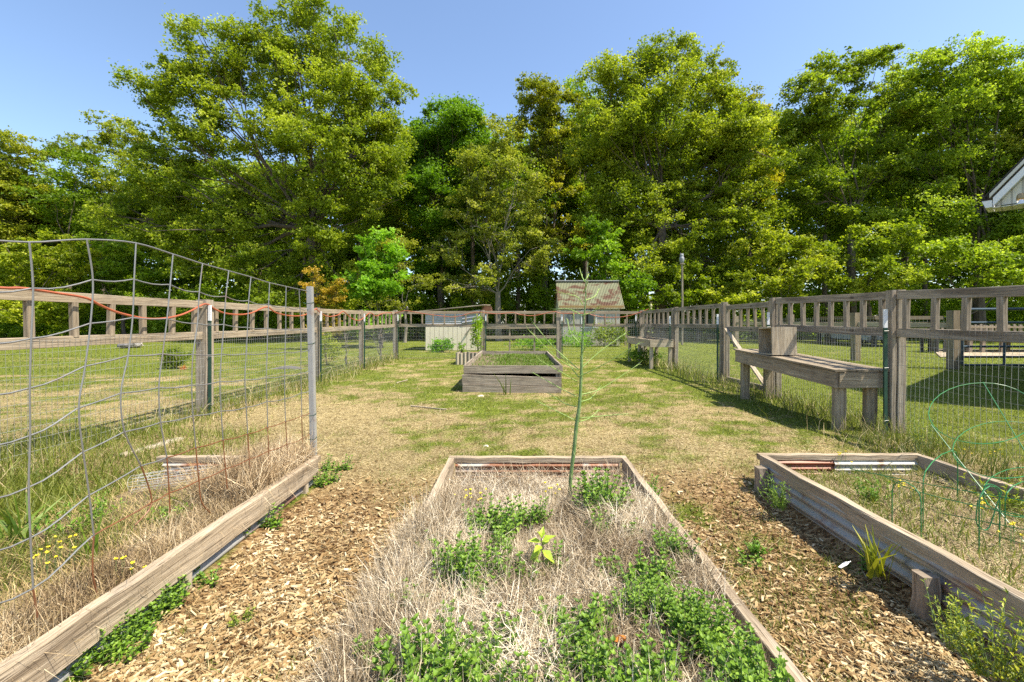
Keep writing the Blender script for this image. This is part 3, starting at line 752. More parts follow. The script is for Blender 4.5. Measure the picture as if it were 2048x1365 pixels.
# small round emblem with bird figure
em = P(1141, 634, Ys-.03); mb = MB()
ring = [em + Vector((.17*math.cos(t), 0, .17*math.sin(t))) for t in np.linspace(0, 2*math.pi, 21)]; mb.tube(ring, .018, 5, cap=False)
mb.tube([em+Vector((-.06, 0, -.16)), em+Vector((-.02, 0, -.02)), em+Vector((.03, 0, .07)), em+Vector((.0, 0, .12))], [.05, .05, .035, .015], 6)
mb.build('round_ornament', flat_mat('dark_ornament', (.12, .13, .15), .5), sh)
m, nt, b = mat_new('rust_blotched_roof')
tc = nt.nodes.new('ShaderNodeTexCoord').outputs['Object']
n1 = noise(nt, mapping(nt, tc, (1.0, 1, 1.6)), 1.5, 5, .6, .4)
n2 = noise(nt, tc, 9, 4, .7)
c = mixc(nt, n2, (.09, .105, .07), (.23, .225, .11))
c = mixc(nt, ramp(nt, n1, [(.47, (0, 0, 0)), (.57, (.95, .95, .95))]), c, mixc(nt, n2, (.035, .011, .004), (.12, .036, .007)))
nt.links.new(c, b.inputs['Base Color']); b.inputs['Roughness'].default_value = .6
a = P(1115.5, 563.5, Ys+1.45); b2 = P(1247, 563.5, Ys+1.45)
ea = P(1117, 618, Ys-.12); eb = P(1250, 618, Ys-.12)
mb = MB(); dn = (ea-a); dn.x = 0
mb.corr(Vector((ea.x, a.y, a.z)), Vector((eb.x, a.y, a.z)), dn, pitch=.085, amp=.014, h=dn.length, along=False)
mb.build('roof', m, sh)
mb = MB(); mb.corr(Vector((eb.x, a.y+.02, a.z)), Vector((ea.x, a.y+.02, a.z)), Vector((0, 1.3, -1.45)), pitch=.085, amp=.014, h=1.95, along=False); mb.build('roof', m, sh)
mb = MB(); mb.beam((ea.x-.02, a.y, a.z+.03), (eb.x+.02, a.y, a.z+.03), .22, .05); mb.build('ridge_cap', M['steel'], sh)
mb = MB(); mb.beam((ea.x+.05, Ys-.06, zt+.02), (eb.x-.05, Ys-.06, zt+.02), .03, .12); mb.build('fascia', flat_mat('tan_fascia', (.30, .19, .07), .8), sh)
# low rail fence seen between the coop and the shed
lr = empty('rail_fence', (0, 17.5, 0), 'low pale rail fence behind the gap in the back fence', 'fence')
for z in (.97, .62): mb = MB(); mb.beam((-1.3, 17.5, z), (1.7, 17.5, z+.02), .04, .11 if z < .8 else .05, n=6, jit=.004); mb.build('rail', M['wood'], lr)
for x in (-1.25, -.3, .65, 1.65): post(lr, x, 17.54, 1.0, .06, .05, 'wood')

# ------------------------------------------------------------------ pole with owl decoy, finials
pp = empty('wooden_pole', (8.7, 24, 0), 'tall thin grey pole carrying an owl figure beyond the right fence', 'pole')
mb = MB(); mb.tube([(8.68, 24, -.1), (8.69, 24, 2), (8.68, 24, 4.25)], [.06, .055, .05], 8); mb.build('shaft', M['wood_old'], pp)
mb = MB(); mb.box((8.56, 23.9, 4.25), (8.80, 24.1, 4.29)); mb.build('top_plate', M['wood_old'], pp)
ow = empty('owl_decoy', (8.66, 24, 4.29), 'grey plastic owl figure perched on the tall thin pole', 'owl decoy')
mb = MB(); mb.lathe((8.66, 24, 4.29), [(.05, 0), (.1, .05), (.13, .17), (.135, .27), (.11, .34), (.085, .37), (.1, .42), (.095, .48), (.06, .52), (.01, .53)], 12); mb.build('body', flat_mat('grey_owl', (.25, .26, .28), .6, 0, .4, 12), ow, smooth=True)
for s in (-1, 1): mb = MB(); mb.tube([(8.66+s*.06, 23.97, 4.77), (8.66+s*.085, 23.97, 4.86)], [.03, .004], 6); mb.build('ear_tuft', M['wire'], ow)
for i, (px, py, Y, lab) in enumerate(((1302, 617, 14.9, 'small yellow glass finial on the back right corner post'), (814.5, 622, 14.95, 'tiny dark finial on the left part of the back fence'))):
    p = P(px, py, Y); mb = MB(); mb.lathe(p + Vector((0, 0, -.04)), [(.03, 0), (.035, .03), (.012, .05), (.04, .09), (.045, .13), (.02, .17), (.005, .2)], 10)
    tag(mb.build('post_finial', flat_mat('finial_glass', (.45, .42, .2) if i == 0 else (.08, .07, .05), .2), loc=p, smooth=True), lab, 'finial')

# ------------------------------------------------------------------ outer fence, tube gate and things beyond on the right
of = empty('wire_fence', (10.6, 16, 0), 'outer wire and rail fence with thick wooden posts beyond the bench', 'fence')
ops = [(11.1, 11.6), (10.55, 14.2), (10.55, 17.6), (10.55, 22.0), (8.2, 23.4), (5.6, 23.6)]
for i, (x, y) in enumerate(ops):
    post(of, x, y, 1.5 if i < 4 else 1.35, .2 if i < 4 else .13, .2 if i < 4 else .12, 'wood')
for i in range(len(ops)-1):
    a = Vector((*ops[i], 0)); b_ = Vector((*ops[i+1], 0))
    if i < 3: mb = MB(); mb.beam(a+Vector((0, 0, 1.12)), b_+Vector((0, 0, 1.14)), .04, .13, n=5, jit=.004); mb.build('rail', M['wood_crate'], of)
    mesh_panel(a, b_, .12, lambda t: 1.36, of, sx=.10, sz=.10, r=.0028)
tg = empty('tube_gate', (11.5, 11.8, 0), 'blue-grey tubular steel farm gate beyond the right fence', 'gate')
gx0, gx1 = 11.42, 15.6; Yg = 11.7
frame = [(gx0, Yg, .12), (gx0, Yg, 1.3)] + [(gx0+.23*(1-math.cos(t)), Yg, 1.3+.23*math.sin(t)) for t in np.linspace(.2, math.pi/2, 6)] + [(gx1, Yg, 1.56)]
mb = MB(); mb.tube(frame, .035, 8); mb.build('frame', M['gate'], tg)
for z in (1.19, .575, .31, .1):
    mb = MB(); mb.tube([(gx0, Yg, z), (gx1, Yg, z)], .028, 8); mb.build('tube_rail', M['gate'], tg)
mb = MB(); mb.tube([(12.5, Yg-.01, .1), (12.5, Yg-.01, 1.19)], .028, 8); mb.build('tube_brace', M['gate'], tg)
# dark lean-to with a car beneath
Yl = 22
lt = empty('open_lean_to', (19, Yl+1.5, 0), 'dark open lean-to with flat roof and black posts beyond the outer fence', 'lean-to')
lx0, lx1 = P(1744, 0, Yl).x, P(1800, 0, Yl).x + 1.5
blk = flat_mat('black_posts', (.02, .02, .02), .7)
for x in (lx0+.1, P(1783, 0, Yl).x, lx1):
    for y in (Yl, Yl+4): mb = MB(); mb.box((x-.09, y-.09, 0), (x+.09, y+.09, 1.33)); mb.build('post', blk, lt)
mb = MB(); mb.box((lx0-.1, Yl-.3, 1.335), (lx1+.3, Yl+4.3, 1.50)); mb.build('roof', flat_mat('brown_roof', (.17, .13, .08), .9), lt)
mb = MB(); mb.lathe((P(1788, 0, 0.01).x*0+P(1788, 0, Yl-.2).x, Yl-.2, 1.51), [(.30, 0), (.30, .22), (.26, .24), (.1, .245)], 16)
tag(mb.build('metal_drum', M['steel'], loc=(P(1788, 0, Yl-.2).x, Yl-.2, 1.51)), 'round grey metal drum lying on the lean-to roof', 'drum')
cx = P(1766, 0, Yl+1.2).x; cy = Yl+1.2
car = empty('parked_car', (cx, cy+1.5, 0), 'small white car with blue window parked under the dark lean-to', 'car')
prof = [(0, .28), (0, .66), (.10, .80), (.45, 1.22), (1.9, 1.26), (2.6, .82), (3.6, .72), (3.75, .3)]
mb = MB(); 
mb.poly([(cx-.78, cy+p[0], p[1]) for p in prof], 1.56, (1, 0, 0)); mb.build('body', flat_mat('car_white', (.55, .57, .6), .25), car)
mb = MB(); mb.poly([(cx-.62, cy+.11, .86), (cx+.62, cy+.11, .86), (cx+.55, cy+.38, 1.17), (cx-.55, cy+.38, 1.17)], .03, (0, -1, .6)); mb.build('rear_window', flat_mat('blue_glass', (.05, .09, .2), .1), car)
for s in (-1, 1):
    mb = MB(); mb.box((cx+s*.6-.12, cy-.02, .62), (cx+s*.6+.12, cy+.02, .76)); mb.build('tail_light', flat_mat('red_lens', (.3, .02, .02), .3), car)
    for yy in (.7, 3.0):
        mb = MB(); mb.tube([(cx+s*.66, cy+yy, .3), (cx+s*.8, cy+yy, .3)], .3, 16); mb.build('wheel', blk, car)
mb = MB(); mb.box((cx-.76, cy-.06, .30), (cx+.76, cy-.001, .46)); mb.build('bumper', flat_mat('bumper_grey', (.25, .26, .28), .5), car)
# stake-sided wagon on the drive
wg = empty('wooden_wagon', (19.5, 17.8, 0), 'old wooden stake-sided wagon on the drive behind the tube gate', 'wagon')
Yw = 17.6; wx0 = P(1938, 0, Yw).x; wx1 = wx0+5.2
mb = MB(); mb.box((wx0, Yw, .62), (wx1, Yw+1.7, .72)); mb.build('deck', M['wood_old'], wg)
for k in range(22):
    x = wx0+.1+k*.235
    for y in (Yw-.02, Yw+1.72): mb = MB(); mb.box((x-.05, y-.015, .72), (x+.05, y+.015, 1.1+R.uniform(-.03, .04))); mb.build('stake', M['wood_old'], wg)
for y in (Yw-.045, Yw+1.75): mb = MB(); mb.box((wx0, y-.012, .98), (wx1, y+.012, 1.04)); mb.build('side_rail', M['wood'], wg)
for x in (wx0+.1, wx0+.6, wx0+1.35, wx0+3.2, wx0+4.9):
    for y in (Yw+.1, Yw+1.6): mb = MB(); mb.beam((x, y, 0), (x+.05, y, .62), .14, .12, up=(0, 1, 0)); mb.build('leg', M['wood_bench'], wg)
tt = empty('slatted_table', (15.6, 18.2, 0), 'dark slatted table standing on the drive left of the wagon', 'table')
tx0 = P(1862, 0, 18).x; tx1 = P(1900, 0, 18).x
mb = MB(); mb.box((tx0, 17.8, .74), (tx1, 18.6, .79)); mb.build('top', M['wood_old'], tt)
for x in (tx0+.08, tx1-.1, tx1-.35):
    for y in (17.85, 18.5): mb = MB(); mb.box((x-.05, y-.04, 0), (x+.05, y+.04, .738)); mb.build('leg', blk, tt)

# ------------------------------------------------------------------ house corner at the right edge
th = math.radians(50); hs = empty('house', (9.5, 8, 0), 'white gabled house with eave, gutter and floodlight at right edge', 'house')
Yh = 7.55; O = P(1986, 411, Yh); u = Vector((math.cos(th), -math.sin(th), 0)); v = Vector((math.sin(th), math.cos(th), 0)); up = Vector((0, 0, 1))
white = flat_mat('white_trim_paint', (.72, .73, .75), .5, 0, .04); sof = flat_mat('soffit_vinyl', (.56, .55, .50), .5, 0, .06)
k = 1.25; Wd = 5.0; half = Wd/2; dep = .5
def hp_(a, b_, z): return O + u*a + v*b_ + up*z
rk = Vector(hp_(half, 0, half*k))
mb = MB(); mb.poly([hp_(0, 0, -.02), hp_(0, 0, .12), rk+up*.12, rk-up*.02], .03, -v); mb.poly([hp_(Wd, 0, -.02), hp_(Wd, 0, .12), rk+up*.12, rk-up*.02], .03, -v); mb.build('rake_board', white, hs)
mb = MB(); mb.poly([hp_(-.04, 0, .125), hp_(-.04, 0, .19), rk+up*.19, rk+up*.125], .05, -v); mb.build('rake_trim', sof, hs)
mb = MB(); mb.poly([hp_(-.12, -.06, .11), rk-v*.06+up*.21, rk+v*dep+up*.21, hp_(-.12, dep, .11)], .015, Vector((-k*u.x, -k*u.y, 1)))
mb.poly([hp_(Wd+.12, -.06, .11), rk-v*.06+up*.21, rk+v*dep+up*.21, hp_(Wd+.12, dep, .11)], .05, Vector((k*u.x, k*u.y, 1))); mb.build('roof', flat_mat('dark_shingles', (.04, .038, .036), .9, 0, .3, 6), hs)
m, nt, b = mat_new('lined_soffit'); tcn = nt.nodes.new('ShaderNodeTexCoord').outputs['Object']
mpn = nt.nodes.new('ShaderNodeMapping'); mpn.inputs['Rotation'].default_value = (0, 0, th); nt.links.new(tcn, mpn.inputs[0])
wv = N(nt, 'ShaderNodeTexWave', Scale=2.6); wv.bands_direction = 'X'; nt.links.new(mpn.outputs[0], wv.inputs['Vector'])
nt.links.new(ramp(nt, wv.outputs[0], [(.05, (.34, .33, .29)), (.15, (.58, .57, .51))]), b.inputs['Base Color'])
mb = MB(); mb.poly([hp_(.02, 0, 0), hp_(.02, .45, 0), rk+v*.45, rk], .01, Vector((k*u.x, k*u.y, -1))*-1); mb.build('rake_soffit', m, hs)
mb = MB(); mb.poly([hp_(.03, .09, 0), hp_(Wd-.03, .09, 0), rk+v*.09-up*.04], .02, v); mb.build('gable_panel', m, hs)
mb = MB(); mb.poly([hp_(.0, .02, -.03), hp_(1.2, .02, -.03), hp_(1.2, .45, -.03), hp_(.0, .45, -.03)], .012, (0, 0, -1)); mb.build('eave_soffit', m, hs)
mb = MB(); mb.poly([hp_(-.13, -.02, .085), hp_(-.01, -.02, .085), hp_(-.01, -.02, -.03), hp_(-.09, -.02, -.03)], dep, v); mb.build('gutter', white, hs)
zg = -O.z
bw = flat_mat('beige_siding', (.55, .50, .41), .7, 0, .05)
mb = MB(); mb.poly([hp_(.5, .46, zg), hp_(Wd-.5, .46, zg), hp_(Wd-.5, .46, .42*k), hp_(half, .46, half*k-.1), hp_(.5, .46, .42*k)], .12, v); mb.build('wall', bw, hs)
mb = MB(); mb.poly([hp_(1.5, .6, zg), hp_(9, .6, zg), hp_(9, .6, 1.3), hp_(5.2, .6, 4.6), hp_(1.5, .6, 1.3)], 8.0, v); mb.build('main_wall', bw, hs)
mb = MB(); mb.poly([hp_(1.3, .55, 1.25), hp_(5.2, .55, 4.75), hp_(5.2, 8.7, 4.75), hp_(1.3, 8.7, 1.25)], .1, Vector((-u.x, -u.y, 1))); mb.poly([hp_(9.2, .55, 1.25), hp_(5.2, .55, 4.75), hp_(5.2, 8.7, 4.75), hp_(9.2, 8.7, 1.25)], .1, Vector((u.x, u.y, 1))); mb.build('main_roof', flat_mat('dark_main_shingles', (.04, .038, .036), .9, 0, .3, 6), hs)
lpn = P(2042, 400, 7.12); mb = MB(); mb.lathe(lpn+up*.02, [(.03, .08), (.05, .05), (.055, 0), (.05, -.02)], 14); fl_ = mb.build('floodlight', flat_mat('lamp_housing', (.35, .25, .12), .3, .5), hs)
em_, ntt, bb = mat_new('lit_lamp_glass'); bb.inputs['Base Color'].default_value = (1, .85, .6, 1); bb.inputs['Emission Color'].default_value = (1, .8, .5, 1); bb.inputs['Emission Strength'].default_value = 1.6
mb = MB(); mb.lathe(lpn-up*.002, [(.045, -.018), (.04, -.035), (.02, -.045), (.003, -.048)], 14); mb.build('bulb', em_, fl_)
mb = MB(); mb.lathe(lpn-Vector((.04, .04, .06)), [(.06, -.02), (.035, .03), (.02, .05)], 12); mb.build('lamp_shade', white, fl_)
# ------------------------------------------------------------------ trees
def curve_pts(a, b, n=4, sag=.15, rnd=.05):
    a = Vector(a); b = Vector(b); L = (b-a).length; out = []
    off = Vector((R.uniform(-1, 1), R.uniform(-1, 1), -abs(R.uniform(.3, 1)))) * L * sag
    for i in range(n+1):
        t = i/n; out.append(a.lerp(b, t) + off*math.sin(math.pi*t) + Vector((R.uniform(-1, 1), R.uniform(-1, 1), R.uniform(-1, 1)))*L*rnd*(0 < i < n))
    return out
def tree(name, label, cat, px, Y, lobes, per=14, leaves=150, leaf=.21, col=(1, 1, 1), tr=.28, fork=None, bark='bark', group=None, clr=.95, tint=(.0, 1), flat=.75, twigs=.8, lean=0, part='crown'):
    base = Vector(((px-VX)*Y/F, Y, 0)); root = empty(name, base, label, cat, group)
    LB = []
    for (lx, ly, rx, ry) in lobes:
        dy = R.uniform(-1.2, 1.2) * (rx*Y/F) * .35
        c = P(lx, ly, Y+dy); LB.append((c, rx*Y/F, ry*Y/F))
    topz = max(c.z for c, _, _ in LB); lowz = min(c.z for c, _, _ in LB)
    fz = fork if fork else max(1.2, min(lowz*.8, topz*.35))
    mid = Vector((np.mean([c.x for c, _, _ in LB]), Y, 0))
    fp = Vector((base.x + lean + (mid.x-base.x)*.15, Y, fz))
    mb = MB(); mb.tube([base + Vector((0, 0, -.2)), base + Vector((0, 0, .15)), base.lerp(fp, .5)+Vector((R.uniform(-.1, .1), 0, 0)), fp], [tr*1.35, tr*1.05, tr*.9, tr*.75], 8)
    C = []; S = []
    for (c, rx, rz) in LB:
        lp_ = curve_pts(fp - Vector((0, 0, .1)), c, 5, .06, .03)
        k = max(.25, min(.75, (rx*rz)**.5/4)); r0 = tr*.40*k**.5
        mb.tube(lp_, [r0*(1-.16*i) for i in range(6)], 6)
        n = max(8, int(2.3 * per * rx * rz / 6))
        for q in range(n):
            d = Vector((R.gauss(0, 1), R.gauss(0, 1), R.gauss(0, 1))).normalized(); rr = R.uniform(.35, 1)**.6
            p = c + Vector((d.x*rx*rr, d.y*rx*rr*.85, d.z*rz*rr))
            if p.z < .6: continue
            C.append(p); S.append(clr*R.uniform(.6, 1.25))
            if R.random() < twigs*.5:
                s_ = lp_[R.choice((2, 3, 4, 5))]; tp = curve_pts(s_, p, 3, .08, .05)
                mb.tube(tp, [tr*.10, tr*.075, tr*.05, .012], 4, cap=False)
                for _ in range(2):
                    e = p + Vector((R.gauss(0, .5), R.gauss(0, .5), R.gauss(.15, .4)))*clr
                    mb.tube([tp[-1], tp[-1].lerp(e, .5)+Vector((0, 0, .05)), e], [.02, .014, .006], 3, cap=False)
    C = np.array([tuple(p) for p in C]); S = np.array(S); n = len(C)
    mb.build('trunk', M[bark], root)
    cnt = (2.9*leaves*(S/clr)**2*RNG.uniform(.6, 1.3, n)).astype(int)
    idx = np.repeat(np.arange(n), cnt)
    # each clump is a handful of loose sprays
    K = 9; sub = RNG.normal(size=(n*K, 3)); sub *= (RNG.uniform(.25, 1.1, n*K)/np.linalg.norm(sub, axis=1))[:, None]
    si = idx*K + (RNG.uniform(0, 1, len(idx))**1.4*K).astype(int)
    off = sub[si]*np.array([1, 1, .8]) + RNG.normal(size=(len(idx), 3))*np.array([.2, .2, .16])*RNG.uniform(.5, 1.4, n*K)[si][:, None]
    pos = C[idx] + off * (S[idx]*1.08)[:, None] * np.array([1, 1, flat])
    ctint_s = RNG.uniform(-.12, .12, n*K)
    ctint = RNG.uniform(tint[0], tint[1], n)
    V, Fc = leaf_quads(pos, leaf*.80*RNG.uniform(.6, 1.3, len(idx)), aspect=.75)
    t = np.clip(ctint[idx]*.55 + RNG.uniform(0, .45, len(idx)) + .18*off[:, 2] + ctint_s[si], 0, 1)
    o = np_mesh(part, V, [Fc], M['leaf'], root, tint=t)
    o.color = (*col, 1)
    return root
TL = [
 ('deciduous_tree', 'yellowish-green tree rising at the far left edge of the photo', -30, 34, [(-60, 430, 130, 120), (15, 320, 48, 48), (30, 400, 70, 70), (20, 500, 130, 90)], dict(col=(1.05, 1, .8))),
 ('deciduous_tree', 'thin airy tree left of the tallest tree, its twigs showing', 205, 37, [(175, 262, 55, 38), (250, 275, 50, 35), (140, 330, 60, 50), (230, 340, 80, 50), (180, 410, 90, 60)], dict(col=(1.02, 1.0, .9), per=9, clr=.8, leaves=105, tr=.2)),
 ('deciduous_tree', 'tallest tree, broad spreading crown touching the top of the photo', 640, 28, [(590, 75, 95, 72), (700, 120, 85, 90), (430, 105, 75, 62), (385, 175, 60, 60), (520, 150, 80, 80), (290, 195, 48, 48), (640, 200, 120, 90), (760, 215, 55, 70), (500, 260, 110, 70), (370, 300, 90, 50), (310, 350, 80, 50), (650, 320, 130, 85), (740, 330, 60, 90), (430, 400, 130, 60), (300, 440, 100, 55), (560, 430, 110, 70), (690, 450, 80, 60), (420, 500, 120, 55), (530, 540, 100, 45), (640, 530, 80, 45), (590, 590, 70, 35), (690, 570, 50, 40)], dict(tr=.42, fork=7.0, leaves=150, leaf=.19, clr=.95, col=(1.05, 1.1, .9), per=13)),
 ('deciduous_tree', 'dark saturated green tree just right of the tallest tree', 880, 33, [(890, 240, 62, 45), (850, 300, 55, 60), (930, 320, 60, 70), (870, 400, 80, 70), (900, 480, 80, 60), (850, 550, 70, 45)], dict(col=(.62, .95, .6), leaves=210, tint=(0, .6))),
 ('oak_tree', 'pale olive oak with bare lower branches standing left of the rusty-roofed shed', 998, 29, [(1000, 265, 38, 38), (975, 340, 60, 55), (1030, 370, 50, 60), (940, 410, 60, 45), (1010, 460, 80, 50), (900, 500, 50, 35), (1060, 500, 60, 40), (960, 560, 95, 32)], dict(col=(1.1, 1.05, 1.5), per=20, clr=.65, leaves=95, leaf=.17, tr=.22, bark='bark_pale', twigs=1)),
 ('oak_tree', 'tall oak with orange-tinged new leaves on top, behind the shed', 1090, 35, [(1075, 185, 48, 38), (1110, 210, 42, 40), (1060, 270, 50, 55), (1120, 300, 60, 60), (1080, 390, 75, 60), (1130, 450, 70, 60)], dict(col=(1.12, 1.0, .8), per=13, clr=.8, tr=.25)),
 ('deciduous_tree', 'massive dense tree with rounded dark top, centre right behind the owl pole', 1320, 30, [(1215, 160, 45, 48), (1270, 140, 45, 45), (1340, 120, 60, 42), (1410, 160, 50, 60), (1230, 240, 80, 70), (1340, 230, 90, 80), (1450, 260, 70, 80), (1190, 330, 60, 60), (1290, 340, 90, 70), (1400, 350, 90, 80), (1500, 300, 60, 80), (1250, 430, 90, 55), (1370, 450, 90, 60), (1480, 430, 80, 70), (1290, 520, 80, 45), (1420, 540, 90, 45)], dict(tr=.38, fork=7.5, leaves=175, leaf=.19, col=(.95, 1.0, .75), clr=.95)),
 ('deciduous_tree', 'golden-topped tree peeping out at the right shoulder of the massive tree', 1500, 38, [(1435, 150, 26, 24), (1480, 215, 34, 45), (1520, 260, 30, 50), (1520, 350, 60, 70)], dict(col=(1.25, 1.05, .5), clr=.75, tr=.2)),
 ('deciduous_tree', 'open-crowned tree with dark forked trunk and sky glimpses, right of centre', 1705, 31, [(1610, 200, 52, 48), (1680, 145, 60, 38), (1750, 145, 50, 38), (1590, 280, 45, 60), (1660, 240, 60, 40), (1780, 220, 55, 50), (1620, 370, 50, 50), (1760, 330, 60, 50), (1700, 430, 60, 40)], dict(tr=.27, fork=8.5, leaves=155, col=(.9, 1.0, .8), clr=.85)),
 ('deciduous_tree', 'broad bright tree at right with layered sprays of leaves above the tube gate', 1960, 30, [(1860, 140, 55, 45), (1930, 130, 60, 40), (2010, 150, 60, 55), (1890, 230, 80, 60), (1990, 250, 80, 70), (2090, 230, 70, 100), (1860, 330, 80, 60), (1960, 350, 90, 65), (1850, 430, 80, 60), (1950, 470, 90, 50), (2060, 420, 80, 90)], dict(tr=.33, fork=5, leaves=160, col=(.95, 1.1, .9), leaf=.2)),
 ('deciduous_tree', 'green tree mostly hidden behind the white house gable at right edge', 2200, 29, [(2160, 300, 110, 120), (2250, 200, 120, 120), (2130, 500, 100, 80)], dict()),
 ('young_tree', 'bright fresh green young tree with drooping leaves left of the coop', 762, 22, [(755, 500, 38, 35), (770, 560, 52, 40), (720, 590, 35, 30), (740, 640, 60, 25)], dict(col=(.72, 1.15, .7), leaf=.19, per=24, clr=.55, leaves=100, tr=.09, fork=1.4, tint=(.3, 1))),
 ('young_tree', 'tall thin shrub with red-bronze tips beyond the left fence', 650, 20, [(632, 575, 15, 38), (672, 590, 16, 30), (650, 630, 32, 30), (655, 670, 32, 20)], dict(col=(1.35, .85, .9), leaf=.11, per=40, clr=.35, leaves=75, tr=.05, fork=.4)),
 ('young_tree', 'olive bushy tree with low lit sprays behind right fence, left of the forked trunk', 1560, 27, [(1520, 500, 60, 50), (1600, 520, 55, 45), (1560, 570, 90, 35), (1480, 590, 60, 25)], dict(col=(1.1, 1.1, .8), tr=.14, per=20, clr=.7, leaves=120)),
 ('young_tree', 'bright layered understory tree behind the outer fence posts', 1740, 27.5, [(1700, 500, 60, 35), (1770, 480, 60, 40), (1740, 560, 90, 35)], dict(col=(1.0, 1.08, .8), tr=.14, per=18, clr=.7, leaves=110)),
 ('young_tree', 'leafy understory tree under the house gable at the right', 1930, 26, [(1880, 520, 60, 40), (1960, 540, 60, 40), (2040, 520, 50, 60)], dict(col=(.95, 1.1, .8), tr=.13, per=18, clr=.7, leaves=110)),
 ('young_tree', 'lime green understory tree at far left behind the trellis top', 60, 29, [(30, 540, 80, 50), (110, 520, 70, 50), (60, 610, 100, 35)], dict(col=(1.15, 1.15, .7), tr=.15, per=17, clr=.75, leaves=120)),
 ('young_tree', 'shaded green understory tree behind the left fence, under the tallest tree', 250, 31, [(200, 520, 60, 50), (280, 550, 70, 45), (230, 620, 110, 30)], dict(col=(.85, 1.05, .7), tr=.13, per=17, clr=.75, leaves=120)),
 ('young_tree', 'olive-brown sparse young tree between the bright young tree and the pale oak', 810, 27, [(800, 500, 45, 35), (830, 555, 50, 30), (790, 600, 50, 22)], dict(col=(1.0, .95, 1.1), tr=.1, per=17, clr=.55, leaves=85, leaf=.15, bark='bark_pale')),
 ('young_tree', 'dark green young tree rising right behind the shed roof', 1225, 27.5, [(1200, 500, 50, 50), (1240, 560, 50, 40), (1290, 590, 45, 35)], dict(col=(.75, 1.05, .6), tr=.13, per=18, clr=.65, leaves=120)),
 ('young_tree', 'mid-green bushy tree just right of the thin owl pole', 1395, 28, [(1380, 560, 50, 35), (1440, 570, 50, 35), (1330, 600, 50, 20)], dict(col=(.95, 1.05, .65), tr=.12, per=18, clr=.65, leaves=120)),
 ('deciduous_tree', 'medium tree filling the gap between the tallest tree and the dark green tree', 800, 36, [(800, 300, 50, 60), (780, 400, 60, 60), (800, 470, 60, 50)], dict(col=(1.0, 1.05, .8), per=10)),
 ('deciduous_tree', 'green tree behind the orange-tipped oak, left shoulder of the massive tree', 1170, 37, [(1160, 230, 45, 60), (1170, 330, 60, 70), (1180, 420, 60, 60)], dict(col=(.8, 1.0, .65), per=10)),
 ('deciduous_tree', 'green tree filling between the open-crowned tree and the broad bright tree', 1810, 36, [(1810, 190, 45, 50), (1810, 290, 60, 60), (1800, 390, 60, 60)], dict(col=(.9, 1.05, .75), per=10)),
]
for (nm_, lab, px, Y, lob, kw) in TL:
    tree(nm_, lab, 'shrub' if 'shrub' in lab else 'tree', px, Y, lob, group='trees at the edge of the wood', **kw)

# slender shaded trunks at the wood's edge: one tree copied
def copy_thing(root, loc, rz=0, sc=1, label=None, group=None):
    r = root.copy(); COL.objects.link(r); r.location = loc; r.rotation_euler = (0, 0, rz); r.scale = (sc, sc, sc)
    if label: r['label'] = label
    if group: r['group'] = group
    for ch in list(root.children):
        c = ch.copy(); COL.objects.link(c); c.parent = r
        for g in ch.children:
            d = g.copy(); COL.objects.link(d); d.parent = c
    return r
sl = tree('slender_tree', 'slender shaded tree behind the right end of the shed roof', 'tree', 1240, 33, [(1240, 380, 50, 45), (1225, 440, 55, 40), (1255, 480, 50, 35)], per=9, tr=.15, fork=6.2, col=(.8, 1.0, .6), group='slender trees in the shade of the wood', leaves=90)
for (px, Y, lab) in ((140, 34, 'slender shaded tree at far left, between two understory trees'), (520, 33, 'slender shaded tree left of the trunk of the tallest tree'), (720, 34, 'slender shaded tree behind the bright fresh green young tree'), (945, 32, 'slender shaded tree directly behind the coop roof'), (1035, 33, 'slender shaded tree between the pale oak and the rusty-roofed shed'), (1400, 33, 'slender shaded tree just right of the owl pole'), (1650, 32, 'slender shaded tree left of the forked trunk on the right'), (1850, 32, 'slender shaded tree behind the slatted table'), (2010, 33, 'slender shaded tree below the white gable at the right')):
    c_ = copy_thing(sl, ((px-VX)*Y/F, Y, 0), R.uniform(0, 6.28), R.uniform(.8, 1.25), lab)

# distant wood and undergrowth: nobody could count these
def leaf_mass(name, n_cl, xr, yr, hf, cl, per, leaf, col, kind='stuff', lab=None, trunks=0, zmin=.2, power=1.0):
    x = RNG.uniform(xr[0], xr[1], n_cl); y = RNG.uniform(yr[0], yr[1], n_cl)
    h = hf(x, y); z = zmin + RNG.uniform(0, 1, n_cl)**power * np.maximum(h - zmin, .1)
    s = cl*RNG.uniform(.6, 1.3, n_cl)
    idx = np.repeat(np.arange(n_cl), (per*RNG.uniform(.6, 1.3, n_cl)).astype(int))
    off = RNG.normal(size=(len(idx), 3)); off /= np.linalg.norm(off, axis=1)[:, None]; off *= (RNG.uniform(0, 1, len(idx))**.5)[:, None]
    pos = np.stack([x, y, z], 1)[idx] + off*s[idx][:, None]*np.array([1, 1, .6])
    pos[:, 2] = np.maximum(pos[:, 2], .02)
    V, Fc = leaf_quads(pos, leaf*RNG.uniform(.6, 1.3, len(idx)), aspect=.65)
    t = np.clip(RNG.uniform(0, .6, n_cl)[idx] + RNG.uniform(0, .4, len(idx)), 0, 1)
    Fs = [Fc]
    o = np_mesh(name, V, Fs, M['leaf'], loc=(0, (yr[0]+yr[1])/2, 0), tint=t); o.color = (*col, 1)
    tag(o, lab, name.replace('_', ' '), kind=kind)
    return o
SKY_X = [-400, 0, 60, 100, 240, 300, 600, 800, 950, 1000, 1160, 1330, 1550, 1700, 2048, 2500]
SKY_Y = [330, 330, 380, 400, 380, 330, 330, 260, 265, 290, 220, 190, 240, 215, 170, 200]
def wood_h(x, y):
    px = VX + x*F/y
    return EYE + (645-np.interp(px, SKY_X, SKY_Y)-25 + 40*fnoise(x, y, 3.0, 21))*y/F
